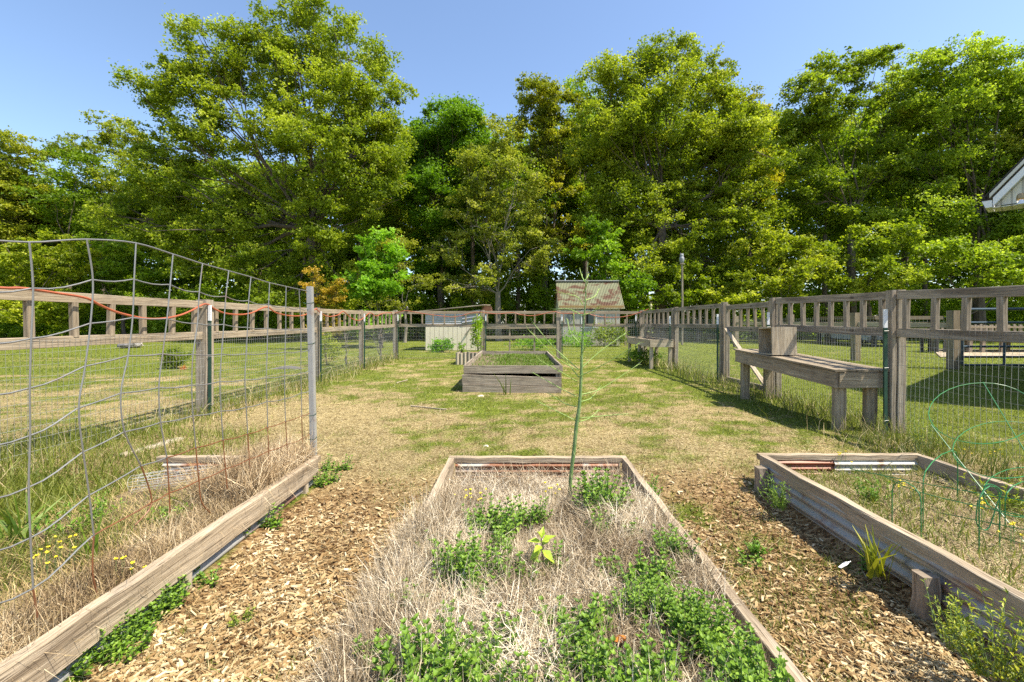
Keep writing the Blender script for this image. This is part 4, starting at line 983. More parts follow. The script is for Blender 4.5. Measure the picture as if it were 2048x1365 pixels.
leaf_mass('distant_wood', 5200, (-60, 62), (38.5, 47), wood_h, 1.35, 85, .40, (.85, .97, .75), lab='deep shaded wood filling the background behind the nearer trees', power=.85)
leaf_mass('undergrowth', 4200, (-48, 48), (30.5, 39), lambda x, y: 1.9 + 4.2*fnoise(x, y, 3.5, 23)**1.5, .6, 60, .2, (.85, 1.05, .7), lab='low leafy undergrowth along the foot of the wood', power=1.1)

# bushes and smaller plants with a place of their own
def bush(name, label, cat, c, rx, rz, n, leaf, col, stems=8, group=None, dark=None, tintr=(0, 1)):
    c = Vector(c); root = empty(name, c, label, cat, group)
    mb = MB()
    for k in range(stems):
        a = R.uniform(0, 6.28); r = rx*R.uniform(.3, .9); mb.tube(curve_pts(c, c+Vector((r*math.cos(a), r*math.sin(a), rz*R.uniform(.8, 1.8))), 4, .03, .05), [max(.006, leaf*.06)]*3+[.005, .003], 4)
    mb.build('stems', M['bark'], root)
    ncl = max(6, n//60); cc = RNG.normal(size=(ncl, 3)); cc /= np.linalg.norm(cc, axis=1)[:, None]; cc *= RNG.uniform(.4, 1, ncl)[:, None]
    idx = RNG.integers(0, ncl, n); off = RNG.normal(size=(n, 3))*.22
    p = (cc[idx] + off)*np.array([rx, rx, rz]) + np.array(c) + np.array([0, 0, rz]); p[:, 2] = np.maximum(p[:, 2], .01)
    V, Fc = leaf_quads(p, leaf*RNG.uniform(.6, 1.3, n), aspect=.5)
    t = np.clip(RNG.uniform(tintr[0], tintr[1]*.6, ncl)[idx] + RNG.uniform(0, .4, n), 0, 1)
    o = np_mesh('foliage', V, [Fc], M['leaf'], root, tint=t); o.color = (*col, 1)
    return root
bush('bush', 'rounded dark green bush in front of the cream coop', 'bush', (P(884, 0, 18.3).x, 18.3, 0), .45, .24, 1400, .09, (.7, 1.2, .7))
bush('bush', 'tall loose bush beside the left fence next to the stake', 'bush', (P(655, 0, 12.5).x, 12.5, 0), .38, .48, 900, .07, (1.1, 1.1, .8))
bush('young_pine', 'little dark pine growing on the left lawn beyond the mesh', 'pine', (P(352, 0, 11.8).x, 11.8, .0), .26, .27, 1600, .06, (.65, .75, .6))
mb = MB(); pc = P(367, 738, 11.5); 
for k in range(40): a = R.uniform(0, 6.28); mb.tube([pc, pc+Vector((math.cos(a)*.1, R.uniform(-.05, .05), math.sin(a)*.1))], [.006, .002], 3)
o = mb.build('dead_twig', flat_mat('orange_needles', (.55, .17, .03), .8), loc=pc); tag(o, 'bright orange dead twig caught on the little pine', 'twig')
bush('bush', 'leafy bush growing at the foot of the rusty-roofed shed, right of window', 'bush', (P(1218, 0, 22.6).x, 22.6, 0), .75, .6, 1500, .12, (.8, .9, .8))
bush('bush', 'low green bush at the foot of the shed wall, left of its window', 'bush', (P(1150, 0, 22.4).x, 22.4, 0), .9, .38, 1300, .11, (.75, 1.2, .7))
bush('bush', 'low green plants behind the back fence near its middle post', 'bush', (P(1060, 0, 19.5).x, 19.5, 0), 1.0, .3, 1000, .1, (.7, 1.1, .7))
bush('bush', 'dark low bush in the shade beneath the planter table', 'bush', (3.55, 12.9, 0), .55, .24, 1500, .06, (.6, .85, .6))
bush('climbing_vine', 'green vine climbing the back fence post beside the coop', 'vine', (P(957, 0, 14.7).x, 14.7, .25), .22, .6, 800, .075, (1, 1.3, .7), stems=6)
bush('bush', 'small leafy plant growing in the split-log planter', 'plant', (P(925, 0, 13.2).x, 13.2, .32), .16, .14, 250, .05, (.8, 1.2, .8))
# bare dry twigs
def twigs(name, label, base, h, n, spread, mat='straw', r=.006, z0=0):
    base = Vector(base); mb = MB()
    for k in range(n):
        a = R.uniform(0, 6.28); e = base + Vector((math.cos(a)*spread*R.random(), math.sin(a)*spread*R.random(), h*R.uniform(.6, 1)))
        q = curve_pts(base+Vector((R.uniform(-.04, .04), 0, 0)), e, 4, .05, .06); mb.tube(q, [r, r*.8, r*.65, r*.5, r*.25], 4)
        for s_ in (2, 3):
            e2 = q[s_] + Vector((R.uniform(-.2, .2), R.uniform(-.2, .2), R.uniform(.05, .25)))*h*.5; mb.tube([q[s_], e2], [r*.5, r*.2], 3)
    o = mb.build(name, M['bark_pale'], loc=base); tag(o, label, 'dead plant'); return o
twigs('dry_sapling', 'bare leaning sapling inside the left fence, right of the steel stake', (P(693, 0, 12.3).x, 12.3, 0), 1.15, 3, .25, r=.012)
twigs('dry_stalks', 'bundle of dry tan stalks at the left fence near the back corner', (P(762, 0, 14.2).x, 14.2, 0), 1.2, 9, .28, r=.013)
twigs('dry_stalks', 'pale leafless stalks standing in the planter table', (3.8, 13.2, .7), .75, 14, .5, r=.008)
twigs('dry_stalks', 'thin dead twigs standing before the cream coop panels', (P(884, 0, 18.2).x, 18.2, 0), .95, 5, .5, r=.008)
# rocks
def rock(label, c, s, name='rock', col=(.42, .40, .37)):
    import bmesh
    bm = bmesh.new(); bmesh.ops.create_icosphere(bm, subdivisions=2, radius=1)
    for v_ in bm.verts: v_.co = Vector((v_.co.x*s[0], v_.co.y*s[1], v_.co.z*s[2]))*R.uniform(.8, 1.12)
    me = bpy.data.meshes.new(name); bm.to_mesh(me); bm.free(); me.materials.append(flat_mat('stone', col, .9, 0, .3, 9))
    o = bpy.data.objects.new(name, me); COL.objects.link(o); o.location = c; tag(o, label, 'rock'); return o
rock('pale broken rock lying left in front of the shaded wood', P(268, 688, 21.5)*1.0, (.45, .3, .2), col=(.4, .36, .32))
rock('dark flat rock beside the pale broken rock on the lawn', P(250, 691, 21), (.35, .25, .14), col=(.16, .15, .15))
rock('small cream rock at the front left foot of the big planter box', G(961, 794), (.055, .04, .035), col=(.6, .5, .36))
rock('tiny pale stone on the mown grass behind the centre bed', G(972, 893), (.028, .02, .018), col=(.65, .58, .45))
rock('dark flat log end on the grass beyond the left fence', G(575, 738), (.4, .14, .08), col=(.12, .11, .1))
# pale sticks on the grass
for (a_, b2_, lab) in (((822, 815), (893, 822), 'long pale cut stick on the grass left of the big planter'), ((793, 768), (815, 762), 'short dry stick far left of the big planter')):
    mb = MB(); mb.beam(G(*a_)+Vector((0, 0, .02)), G(*b2_)+Vector((0, 0, .02)), .02, .012, n=3, jit=.003); tag(mb.build('stick', M['wood_crate'], loc=G(*a_)), lab, 'stick')
mb = MB(); mb.beam(G(240, 915)+Vector((0, 0, .015)), G(362, 880)+Vector((0, 0, .015)), .09, .02, n=4, jit=.003); tag(mb.build('loose_board', M['wood_crate'], loc=G(300, 898)), 'loose weathered board lying in the grass behind the left bed', 'board')

# ------------------------------------------------------------------ asparagus gone to fern in the centre bed
ya_ = 2.77; asp = empty('asparagus_plant', P(1140, 1003, ya_), 'tall single green asparagus stalk with thin side branches in centre bed', 'plant')
stem = [P(x, y, ya_) for x, y in ((1140, 1008), (1141, 960), (1148, 900), (1153, 850), (1159, 810), (1162, 760), (1164, 700), (1167, 650), (1171, 600), (1172, 560), (1176, 525))]
mb = MB(); mb.tube(smooth_line(stem, 3), list(np.interp(np.arange(31), [0, 10, 18, 22, 30], [.0112, .0118, .0078, .005, .0012])), 8)
m, nt, b = mat_new('asparagus_green'); tc = nt.nodes.new('ShaderNodeTexCoord').outputs['Object']
nt.links.new(ramp(nt, noise(nt, tc, 22, 3), [(.3, (.09, .17, .05)), (.7, (.19, .29, .10))]), b.inputs['Base Color']); b.inputs['Roughness'].default_value = .5
M['asp'] = m
stm = mb.build('stalk', m, asp, smooth=True)
mb = MB()
for i in range(2, 26):
    t = i/26; k = t*10; q = stem[int(k)].lerp(stem[min(10, int(k)+1)], k-int(k)); r = .0128*(1-t*.6)
    mb.tube([q+Vector((0, -r*.8, -.012)), q+Vector((.003*(-1)**i, -r*1.15, .012))], [r*.35, .001], 4)
mb.build('scales', flat_mat('asparagus_scale', (.28, .33, .15), .6), stm)
Z8 = lambda x, y: (900+x/2.73, 520+y/2.73)
brs = [((685, 878), (600, 835), (470, 770)), ((690, 802), (630, 785), (540, 730)), ((688, 745), (600, 700), (450, 615)), ((695, 665), (600, 610), (490, 550)), ((698, 602), (590, 540), (435, 390)), ((703, 600), (560, 470), (455, 345)),
       ((715, 460), (660, 400), (640, 330)), ((716, 460), (680, 380), (675, 290)), ((722, 305), (650, 270), (567, 270)), ((725, 245), (690, 200), (600, 180)),
       ((705, 738), (830, 700), (1030, 570)), ((708, 600), (820, 500), (960, 400)), ((700, 640), (860, 560), (1035, 455)), ((718, 437), (800, 410), (885, 345)), ((705, 865), (860, 850), (975, 840)), ((712, 530), (755, 440), (792, 325)), ((710, 775), (770, 755), (815, 700)),
       ((726, 300), (770, 290), (808, 262)), ((728, 225), (790, 200), (812, 160)), ((735, 120), (720, 90), (712, 62)), ((735, 115), (750, 95), (757, 82)), ((700, 885), (760, 865), (812, 820)), ((700, 640), (640, 560), (600, 520)), ((727, 180), (745, 140), (752, 118))]
mb = MB(); tw = MB()
for i, (a_, m_, e_) in enumerate(brs):
    dy = [0, R.uniform(-.12, .12), 0]; dd = R.uniform(-.25, .25)
    q = [P(*Z8(*a_), ya_), P(*Z8(*m_), ya_+dd*.5), P(*Z8(*e_), ya_+dd)]
    L = smooth_line(q, 6); n_ = len(L); mb.tube(L, [.0036*(1-.6*j/n_) for j in range(n_)], 5)
    for j in range(5, n_):
        for s_ in (-1, 1):
            if R.random() < .75:
                d_ = (L[j]-L[j-1]).normalized(); sd = Vector((R.uniform(-.5, .5), R.uniform(-.5, .5), 1)).normalized()
                tw.tube([L[j], L[j]+d_*R.uniform(.015, .04)+sd*R.uniform(.005, .018)*s_], [.0012, .0006], 3, cap=False)
mb.build('branches', flat_mat('lime_branch', (.26, .38, .09), .5), asp, smooth=True); tw.build('fern_foliage', flat_mat('fern_green', (.24, .34, .07), .6), asp)

# ------------------------------------------------------------------ mint
def mint_proto(n_st, rad, h, seed, ls=.031):
    B = []; D = []; Nn = []; Sz = []; mb = MB(); rr = random.Random(seed)
    for k in range(n_st):
        a = rr.uniform(0, 6.28); r = rad*math.sqrt(rr.random()); b0 = Vector((r*math.cos(a), r*math.sin(a), -.03)); hh = h*rr.uniform(.55, 1.1)*(1-.4*(r/rad)**2)
        tip = b0 + Vector((math.cos(a)*r*.45+rr.uniform(-.03, .03), math.sin(a)*r*.45+rr.uniform(-.03, .03), hh))
        mb.tube([b0, b0.lerp(tip, .5)+Vector((0, 0, .01)), tip], [.0025, .002, .0012], 4, cap=False)
        nn = max(4, int(hh/.017)); ph = rr.uniform(0, 3)
        for j in range(nn):
            t = (j+1)/nn; p = b0.lerp(tip, t); s_ = ls*(1.15-.55*t)*rr.uniform(.75, 1.2); az = ph + j*math.pi/2
            for o_ in (0, math.pi):
                e_ = .1+.75*t*t+rr.uniform(-.35, .3); d_ = Vector((math.cos(az+o_)*math.cos(e_), math.sin(az+o_)*math.cos(e_), math.sin(e_)))
                B.append(p); D.append(d_); Nn.append(Vector((-math.cos(az+o_)*math.sin(e_), -math.sin(az+o_)*math.sin(e_), math.cos(e_)))); Sz.append(s_)
        for o_ in range(5):
            az = rr.uniform(0, 6.28); B.append(tip); D.append(Vector((math.cos(az)*.6, math.sin(az)*.6, .8))); Nn.append(Vector((-math.cos(az)*.8, -math.sin(az)*.8, .6))); Sz.append(ls*.5)
    V, Fc = veined_leaves(np.array([tuple(v) for v in B]), np.array([tuple(v) for v in D]), np.array([tuple(v) for v in Nn]), np.array(Sz), .72)
    t = np.repeat(np.clip(RNG.normal(.5, .22, len(B)), 0, 1), 4)
    t = np.concatenate([np.clip(t.reshape(-1, 4)[:, k], 0, 1) for k in range(4)]) if False else t
    return V, Fc, t, mb
protos = []
for k, (n_st, rad, h) in enumerate(((28, .07, .15), (15, .045, .14), (52, .10, .17), (8, .03, .11))):
    protos.append(mint_proto(n_st, rad, h, 100+k))
bedz = .20
mlist = [ # px, py (foot), proto, scale, label
 (1200, 1012, 2, 1.25, 'large round mint clump just right of the asparagus stalk'), (1205, 1062, 1, 1.0, 'mint clump directly below the one beside the asparagus stalk'),
 (958, 1050, 0, 1.0, 'mint clump near the left back part of the centre bed, by yellow flowers'), (1000, 1055, 0, 1.1, 'mint clump left of centre, second in the back row of mint'), (1045, 1040, 1, 1.1, 'mint clump in the back row, left of the asparagus stalk'), (1078, 1030, 1, .9, 'small mint sprig close to the foot of the asparagus stalk'),
 (1012, 1098, 1, 1.1, 'mint clump just behind the young lime sapling'), (930, 1150, 2, 1.0, 'big mint mound in the hay left of the lime sapling'), (940, 1195, 1, .9, 'lower lobe of mint in front of the big left mound'),
 (1022, 1165, 0, 1.0, 'mint clump beneath the young lime sapling, on its left'), (1100, 1130, 1, .9, 'mint sprig immediately right of the lime sapling'), (870, 1095, 3, 1.1, 'little mint sprig in pale hay at the left of the bed'), (1258, 1062, 3, 1.0, 'single mint shoot between asparagus and right board'),
 (1345, 1105, 0, 1.05, 'mint clump against the right board, rearmost of the right row'), (1290, 1160, 0, 1.0, 'mint clump right of bed centre behind the long right mound'), (1280, 1215, 2, .7, 'mint mound inside the right board, middle of the right row'), (1350, 1235, 2, .78, 'leafy mint mound touching the right board'), (1410, 1270, 2, .85, 'large mint mound leaning over the right board'),
 (995, 1300, 0, .95, 'mint clump in front middle-left, standing alone in hay'), (1150, 1270, 0, 1.15, 'mint clump below the white paper scrap'), (1165, 1345, 2, .8, 'dense mint clump at the bottom centre of the photo'), (1205, 1250, 1, .9, 'mint sprig right of the clump below the paper scrap'),
 (760, 1310, 1, .9, 'mint sprig at the left front of the hay mound'), (825, 1205, 3, 1.1, 'small mint shoot in the left pale hay slope'), (850, 1370, 2, 1.1, 'wide mint clump cut by the bottom edge, left part of bed'), (905, 1355, 0, 1.0, 'mint clump at the bottom edge beside the wide left clump'), (960, 1380, 0, 1.0, 'mint clump cut by the bottom edge at the middle-left'), (885, 1250, 1, .8, 'thin mint sprig left of the lone front clump'),
 (1305, 1345, 0, 1.0, 'mint clump at bottom right behind the bed corner board'), (1500, 1375, 2, .9, 'mint mound at the bottom edge spilling over the right board'), (1250, 1405, 0, 1, 'mint clump nearly hidden by the bottom edge, right of middle'), (1340, 1150, 1, .8, 'mint sprig by the right board between the rear clump and the mounds'), (1220, 1140, 3, 1, 'tiny mint shoot in hay at bed centre right'), (1055, 1400, 1, 1, 'mint sprig at the very bottom edge in the middle'),
]
prime = {}
for (px, py, k, s_, lab) in mlist:
    g = G(px, py, bedz); X_, Y_ = g.x, g.y
    if k not in prime:
        root = empty('mint_clump', (0, 0, 0), lab, 'mint plant', 'mint clumps growing in the centre bed')
        V, Fc, t, mb = protos[k]
        o = np_mesh('leaves', V, [Fc], M['mint'], root, tint=t); mb.build('stems', M['asp'], root); prime[k] = root; r = root
    else:
        r = copy_thing(prime[k], (0, 0, 0), 0, 1, lab)
    r.location = (X_, Y_, bedz-.01); r.rotation_euler = (R.uniform(-.1, .1), R.uniform(-.1, .1), R.uniform(0, 6.28)); r.scale = (s_, s_, s_*R.uniform(.9, 1.1))
# weeds of mint kind outside the beds
wl = [(125, 1372, 0, 1.0, 'mint weed growing out from under the left beam at the bottom edge'), (232, 1318, 2, .8, 'wide mint weed beside the lower part of the left beam'), (290, 1262, 0, 1.0, 'mint weed against the sheet metal of the left beam, middle'), (335, 1222, 0, .95, 'upper mint weed of the row under the left beam'), (365, 1185, 1, 1.0, 'mint weed right by the short stake under the left beam'), (488, 1085, 1, 1.1, 'mint weed under the left beam towards the far end'), (545, 1058, 1, 1.1, 'farther mint weed under the left beam, near its far end'), (412, 1175, 3, 1.0, 'tiny lone mint shoot on the woodchips by the left beam'),
      (650, 975, 0, 1.1, 'dark weed patch beside the foot of the steel stake'), (690, 945, 1, 1.0, 'small weed in the woodchips right of the steel stake'), (652, 945, 1, 1.0, 'weed hugging the steel stake base'), (1300, 985, 1, 1.1, 'weed outside the centre bed at its right back corner'), (1355, 1060, 3, 1.2, 'small weed poking over the right board of the centre bed'), (1500, 1110, 3, 1.1, 'small weed on the right woodchip path near the centre bed'), (1740, 1130, 1, 1.0, 'dark weed at the foot of the yellow-green sprouts by the right beam')]
for (px, py, k, s_, lab) in wl:
    g = G(px, py, -.03); r = copy_thing(prime[k], (g.x, g.y, float(gz(g.x, g.y))), R.uniform(0, 6), s_, lab, 'mint weeds outside the beds')
# lime sapling with big veined leaves
sp = empty('leafy_sapling', P(1083, 1150, 2.02), 'small lime-green sapling with large leaves in the middle of the bed', 'sapling')
B0 = G(1085, 1158, .17); T0 = P(1083, 1085, B0.y)
mb = MB(); mb.tube([B0, B0.lerp(T0, .5)+Vector((.004, 0, 0)), T0+Vector((0, 0, .02))], [.0035, .003, .002], 5); mb.build('stem', M['bark'], sp)
Bs, Ds, Ns, Ss = [], [], [], []
for (t, dx, dyv, dz_, s_) in ((1, -1, -.2, .3, .06), (1, .9, .1, .5, .065), (.9, -.5, -.8, .1, .06), (.8, .8, -.5, -.5, .07), (.35, -.2, -.9, -.5, .075), (.6, -.9, -.2, -.3, .06), (1.1, .2, .6, .9, .05), (1.1, -.3, -.3, .9, .045), (.9, .6, .7, .2, .055), (.8, -.9, -.5, -.4, .065)):
    Bs.append(tuple(B0.lerp(T0, t))); d_ = Vector((dx, dyv, dz_)).normalized(); Ds.append(tuple(d_)); Ns.append((-.2*dx, -.2, 1)); Ss.append(s_)
V, Fc = veined_leaves(np.array(Bs), np.array(Ds), np.array(Ns), np.array(Ss), .55)
o = np_mesh('leaves', V, [Fc], M['mint'], sp, tint=np.full(len(Fc), .9)); o.color = (1.35, 1.2, .8, 1)
# paper scrap, orange leaf, white scrap on path
def scrap(name, label, pts, mat, cat):
    V = np.array([tuple(p) for p in pts]); n = len(V); c = V.mean(0); V = np.vstack([V, c+[0, 0, .012]]); V2 = V + [0, 0, -.0015]
    F1 = np.array([[i, (i+1) % n, n] for i in range(n)]); F2 = F1[:, ::-1] + n+1
    o = np_mesh(name, np.vstack([V, V2]), [F1, F2], mat, loc=tuple(c)); tag(o, label, cat)
scrap('paper_scrap', 'torn white paper scrap lying on the hay in the centre bed', [G(x, y, .19+.01*(i % 2)) for i, (x, y) in enumerate(((1085, 1166), (1092, 1164), (1105, 1172), (1118, 1178), (1122, 1188), (1112, 1193), (1098, 1182)))], M['white'], 'paper scrap')
scrap('paper_scrap', 'thin cream paper shred right of the torn white scrap', [G(x, y, .19+.006*(i % 2)) for i, (x, y) in enumerate(((1145, 1184), (1160, 1178), (1178, 1182), (1165, 1186), (1150, 1188)))], M['flower'] if False else flat_mat('cream_paper', (.7, .62, .48)), 'paper scrap')
scrap('dead_leaf', 'curled orange dead leaf in the hay near the bottom right of the bed', [G(x, y, .2+.015*(i % 2)) for i, (x, y) in enumerate(((1226, 1276), (1238, 1269), (1252, 1272), (1252, 1280), (1240, 1285), (1228, 1282)))], flat_mat('orange_leaf', (.62, .22, .03)), 'leaf')
scrap('foil_scrap', 'small pale blue scrap on the right woodchip path', [G(x, y, .01+.008*(i % 2)) for i, (x, y) in enumerate(((1676, 1134), (1688, 1126), (1702, 1122), (1694, 1130), (1682, 1136)))], M['white'], 'scrap')

# ------------------------------------------------------------------ green wire supports in the right bed
tcg = empty('tomato_cage', (3.2, 2.9, .2), 'toppled green wire tomato cage leaning beside the right bed', 'tomato cage')
def ring(cx, cy, rx, ry, Y, dY, n=28, ph=0):
    return [P(cx+rx*math.cos(t+ph), cy+ry*math.sin(t+ph), Y+dY*math.sin(t+ph)) for t in np.linspace(0, 2*math.pi, n+1)]
for (cx, cy, rx, ry, Y, dY) in ((1965, 827, 108, 61, 3.0, -.35), (2010, 900, 105, 57, 2.8, -.3), (2050, 985, 84, 50, 2.6, -.25)):
    mb = MB(); mb.tube(ring(cx, cy, rx, ry, Y, dY), .0025, 6, cap=False); mb.build('ring', M['green_wire'], tcg)
for a_, b2_, ya2, yb2 in (((1966, 765), (2075, 945), 3.3, 2.6), ((1862, 850), (2060, 1100), 3.0, 2.3), ((2072, 830), (2085, 1100), 3.0, 2.3)):
    mb = MB(); mb.tube([P(*a_, ya2), P(*b2_, yb2)], .0027, 6); mb.build('leg', M['green_wire'], tcg)
ed = empty('wire_edging', (2.4, 2.6, .1), 'low green wire hoop edging standing among weeds in the right bed', 'wire edging')
def arch(p0, p1, top, n=14):
    mb = MB(); pts = []
    for i in range(n+1):
        t = i/n
        if t < .3: q = Vector((p0.x, p0.y, p0.z + (top-.07-p0.z)*t/.3))
        elif t > .7: q = Vector((p1.x, p1.y, p1.z + (top-.07-p1.z)*(1-t)/.3))
        else:
            u_ = (t-.3)/.4; q = p0.lerp(p1, .5-.5*math.cos(u_*math.pi)); q.z = top-.07+.07*math.sin(u_*math.pi)
        pts.append(q)
    mb.tube(pts, .0028, 6); mb.build('hoop', M['green_wire'], ed)
arch(G(1784, 1050, .11), G(1842, 1075, .11), P(0, 955, 2.45).z); arch(G(1846, 1060, .11), G(1915, 1000, .11), P(0, 919, 2.5).z)
arch(G(1958, 1110, .11), G(1999, 1095, .11), P(0, 968, 2.2).z); arch(G(2010, 1060, .11), G(2075, 1040, .11), P(0, 985, 2.3).z)
for q in (((1700, 938), (1850, 968), (2050, 1002)), ((1760, 948), (1840, 985), (2060, 1035)), ((1790, 1008), (1900, 1030), (2060, 1062)), ((1780, 1004), (1920, 1050), (2060, 1092))):
    mb = MB(); mb.tube(smooth_line([P(x, y, 2.9-.4*i) for i, (x, y) in enumerate(q)], 4), .0024, 5); mb.build('long_wire', M['green_wire'], ed)
mb = MB(); pr = [P(1956, 1000, 2.3), P(1952, 1040, 2.3), P(1962, 1058, 2.3), P(1978, 1055, 2.3), P(1995, 1005, 2.3), P(2002, 985, 2.3), P(1990, 972, 2.3), P(1972, 970, 2.3), P(1966, 990, 2.3), P(1975, 1010, 2.3)]
mb.tube(smooth_line(pr, 4), .0028, 6); mb.build('loose_loop', M['green_wire'], ed)
# roll of netting in the left bed
nr = MB(); c0 = G(270, 985, .09); ax = Vector((.34, .22, 0)); 
for k in range(9):
    c_ = c0 + ax*(k/8) + Vector((0, 0, .055)); nr.tube([c_ + Vector((-.03*math.cos(t)*0+.035*math.sin(t)*-.5, .055*math.cos(t), .055*math.sin(t)*(1+.1*math.sin(k)))) for t in np.linspace(0, 2*math.pi, 15)], .0012, 3, cap=False)
for k in range(14):
    t = 2*math.pi*k/14; e_ = Vector((0, .055*math.cos(t), .055*math.sin(t)+.055)); nr.tube([c0+e_, c0+ax*.5+e_*1.08, c0+ax+e_], .0012, 3, cap=False)
    t += .2; e2 = Vector((0, .04*math.cos(t), .04*math.sin(t)+.055)); nr.tube([c0+e2, c0+ax+e2], .001, 3, cap=False)
tag(nr.build('netting_roll', M['wire_fine'], loc=tuple(c0)), 'small crushed roll of grey wire netting lying in the left bed', 'netting')
# sprouting plants by the right bed
def sprout(name, label, px, py, n, L, col, z=0, w=.012, spread=.5, tint=.6, cat='weed'):
    g = G(px, py, z); B = np.tile([0, 0, 0], (n, 1)) + RNG.normal(size=(n, 3))*[.025, .025, 0]
    V, Fc = blades(B, L*RNG.uniform(.5, 1.1, n), w*RNG.uniform(.6, 1.2, n), RNG.uniform(0, 6.28, n), RNG.uniform(.05, spread, n), RNG.uniform(0, .6, n))
    o = np_mesh(name, V, [Fc], M['grass'], tint=np.repeat(RNG.uniform(tint-.4, tint+.3, n), 2)); o.location = g; o.color = (*col, 1); tag(o, label, cat)
sprout('sprouting_plant', 'yellow-green upright sprouts growing beside the cracked right beam', 1752, 1150, 26, .22, (1.3, 1.25, .6), w=.016)
def airy(name, label, px, py, n, h, sp, ls, col, z=0.0, cat='weed', lean=.0):
    g = G(px, py, z); root = empty(name, g, label, cat); mb = MB(); B, D, Nn, Sz = [], [], [], []
    for k in range(n):
        a = R.uniform(0, 6.28); r = sp*math.sqrt(R.random()); b0 = g + Vector((math.cos(a)*r*.35, math.sin(a)*r*.35, -.01))
        e = g + Vector((math.cos(a)*r+lean, math.sin(a)*r, h*R.uniform(.5, 1.05))); q = curve_pts(b0, e, 4, .04, .04); mb.tube(q, [.0016, .0014, .0012, .0009, .0005], 3, cap=False)
        for i in range(1, 5):
            for _ in range(5):
                p = q[i-1].lerp(q[i], R.random()); d_ = Vector((R.uniform(-1, 1), R.uniform(-1, 1), R.uniform(.1, 1.1))).normalized()
                B.append(tuple(p)); D.append(tuple(d_)); Nn.append((R.uniform(-.4, .4), R.uniform(-.4, .4), 1)); Sz.append(ls*R.uniform(.5, 1.3))
    V, Fc = veined_leaves(np.array(B), np.array(D), np.array(Nn), np.array(Sz), .32)
    o = np_mesh('leaves', V, [Fc], M['mint'], root, tint=np.repeat(RNG.uniform(.1, 1, len(B)), 4)); o.color = (*col, 1); mb.build('stems', M['asp'], root)
airy('feathery_weed', 'feathery weed at the far corner post of the right bed', 1560, 1015, 26, .2, .1, .022, (1.0, .95, 1), lean=-.04)
airy('feathery_weed', 'yellowish wild mustard weed at the bottom right corner', 1990, 1350, 46, .26, .17, .024, (1.5, 1.05, .7))
airy('feathery_weed', 'thin weedy stems beside the sheet metal, left of the mustard weed', 1905, 1290, 16, .22, .1, .018, (1.5, 1.1, 1.1))
airy('feathery_weed', 'dark divided-leaf weed growing just inside the right bed beam', 1745, 1010, 22, .16, .10, .03, (.8, .85, .8), z=.08)
airy('feathery_weed', 'low spreading weed in the right path beside the centre bed board', 1515, 1105, 14, .05, .07, .025, (.8, .95, .8), z=-.05)
airy('feathery_weed', 'tiny faded weed on the left woodchip path', 480, 1245, 12, .05, .06, .016, (1.3, 1.0, 1.1), z=-.03)
airy('feathery_weed', 'pale seeding weed at the foot of the right fence post', 1850, 905, 22, .45, .16, .025, (1.5, 1.15, 1.2))
airy('feathery_weed', 'yellow-leaved weeds along the far right side of the right bed', 2010, 1020, 30, .2, .2, .03, (1.5, 1.1, .6), z=.08)
airy('feathery_weed', 'leafy weed spreading in the left bed beyond the trellis wires', 150, 1070, 30, .16, .2, .03, (.95, .95, .8), z=.08)
airy('feathery_weed', 'leafy weed in the middle of the left bed behind the beam', 340, 1060, 20, .14, .12, .028, (1.0, 1.0, .8), z=.08)
sprout('sprouting_plant', 'broad-bladed dark green leaves at the left edge beside the trellis', 40, 1085, 14, .32, (.7, .95, .7), w=.024, z=.1, spread=.9)
sprout('sprouting_plant', 'narrow upright leaves in the left bed near trellis foot', 190, 1130, 8, .25, (.7, .95, .6), w=.012, z=.1)
sprout('sprouting_plant', 'blade-leaved weed growing up the front of the big planter box', 1012, 790, 9, .42, (.7, .9, .7), w=.02)
sprout('sprouting_plant', 'pale tall grass stem crossing the fence mesh at far right', 1890, 905, 5, .6, (1.5, 1.2, 1.3), w=.006, spread=.3)

# ------------------------------------------------------------------ grass, straw and chips (stuff)
def scatter_ok(x, y):
    ok = ~in_bed(x, y, .03)
    ok &= ~((x > -.95) & (x < .78) & (y > 7.7) & (y < 11.7))
    return ok
def persp_points(n, y0, y1, xfun=None, x0=None, x1=None, pw=1.6):
    """denser near the camera: y distribution ~ y^-pw"""
    u = RNG.uniform(0, 1, n); k = 1-pw
    y = (y0**k + u*(y1**k-y0**k))**(1/k)
    lim = y*1.16+.6
    a = -lim if x0 is None else np.maximum(-lim, x0); b_ = lim if x1 is None else np.minimum(lim, x1)
    ok = b_ > a; x = a + (b_-a)*RNG.uniform(0, 1, n)
    return x[ok], y[ok]
def grass(name, label, n, y0, y1, L, Wd, col=(1, 1, 1), x0=None, x1=None, pw=1.6, dens=None, lean=(.2, 1.1), tint=(.1, 1), z=None, mat='grass', cat='grass'):
    x, y = persp_points(n, y0, y1, x0=x0, x1=x1, pw=pw)
    d = (dens or (lambda a, b_: green(a, b_)))(x, y); keep = RNG.uniform(0, 1, len(x)) < d
    x, y = x[keep], y[keep]; n = len(x)
    zz = gz(x, y)-.004 if z is None else z(x, y)
    dist = np.clip(y/4, 1, 4)
    V, Fc = blades(np.stack([x, y, zz], 1), L*RNG.uniform(.45, 1.25, n)*dist**.25, Wd*RNG.uniform(.6, 1.3, n)*dist**.75, RNG.uniform(0, 6.28, n), RNG.uniform(lean[0], lean[1], n), RNG.uniform(0, .6, n))
    t = np.repeat(np.clip(RNG.uniform(tint[0], tint[1], n)*.7 + .3*fnoise(x, y, .7, 55), 0, 1), 2)
    o = np_mesh(name, V, [Fc], M[mat], loc=(0, (y0+y1)/2, 0), tint=t); o.color = (*col, 1); tag(o, label, cat, kind='stuff'); return o
ok = lambda f: (lambda x, y: np.where(scatter_ok(x, y), f(x, y), 0))
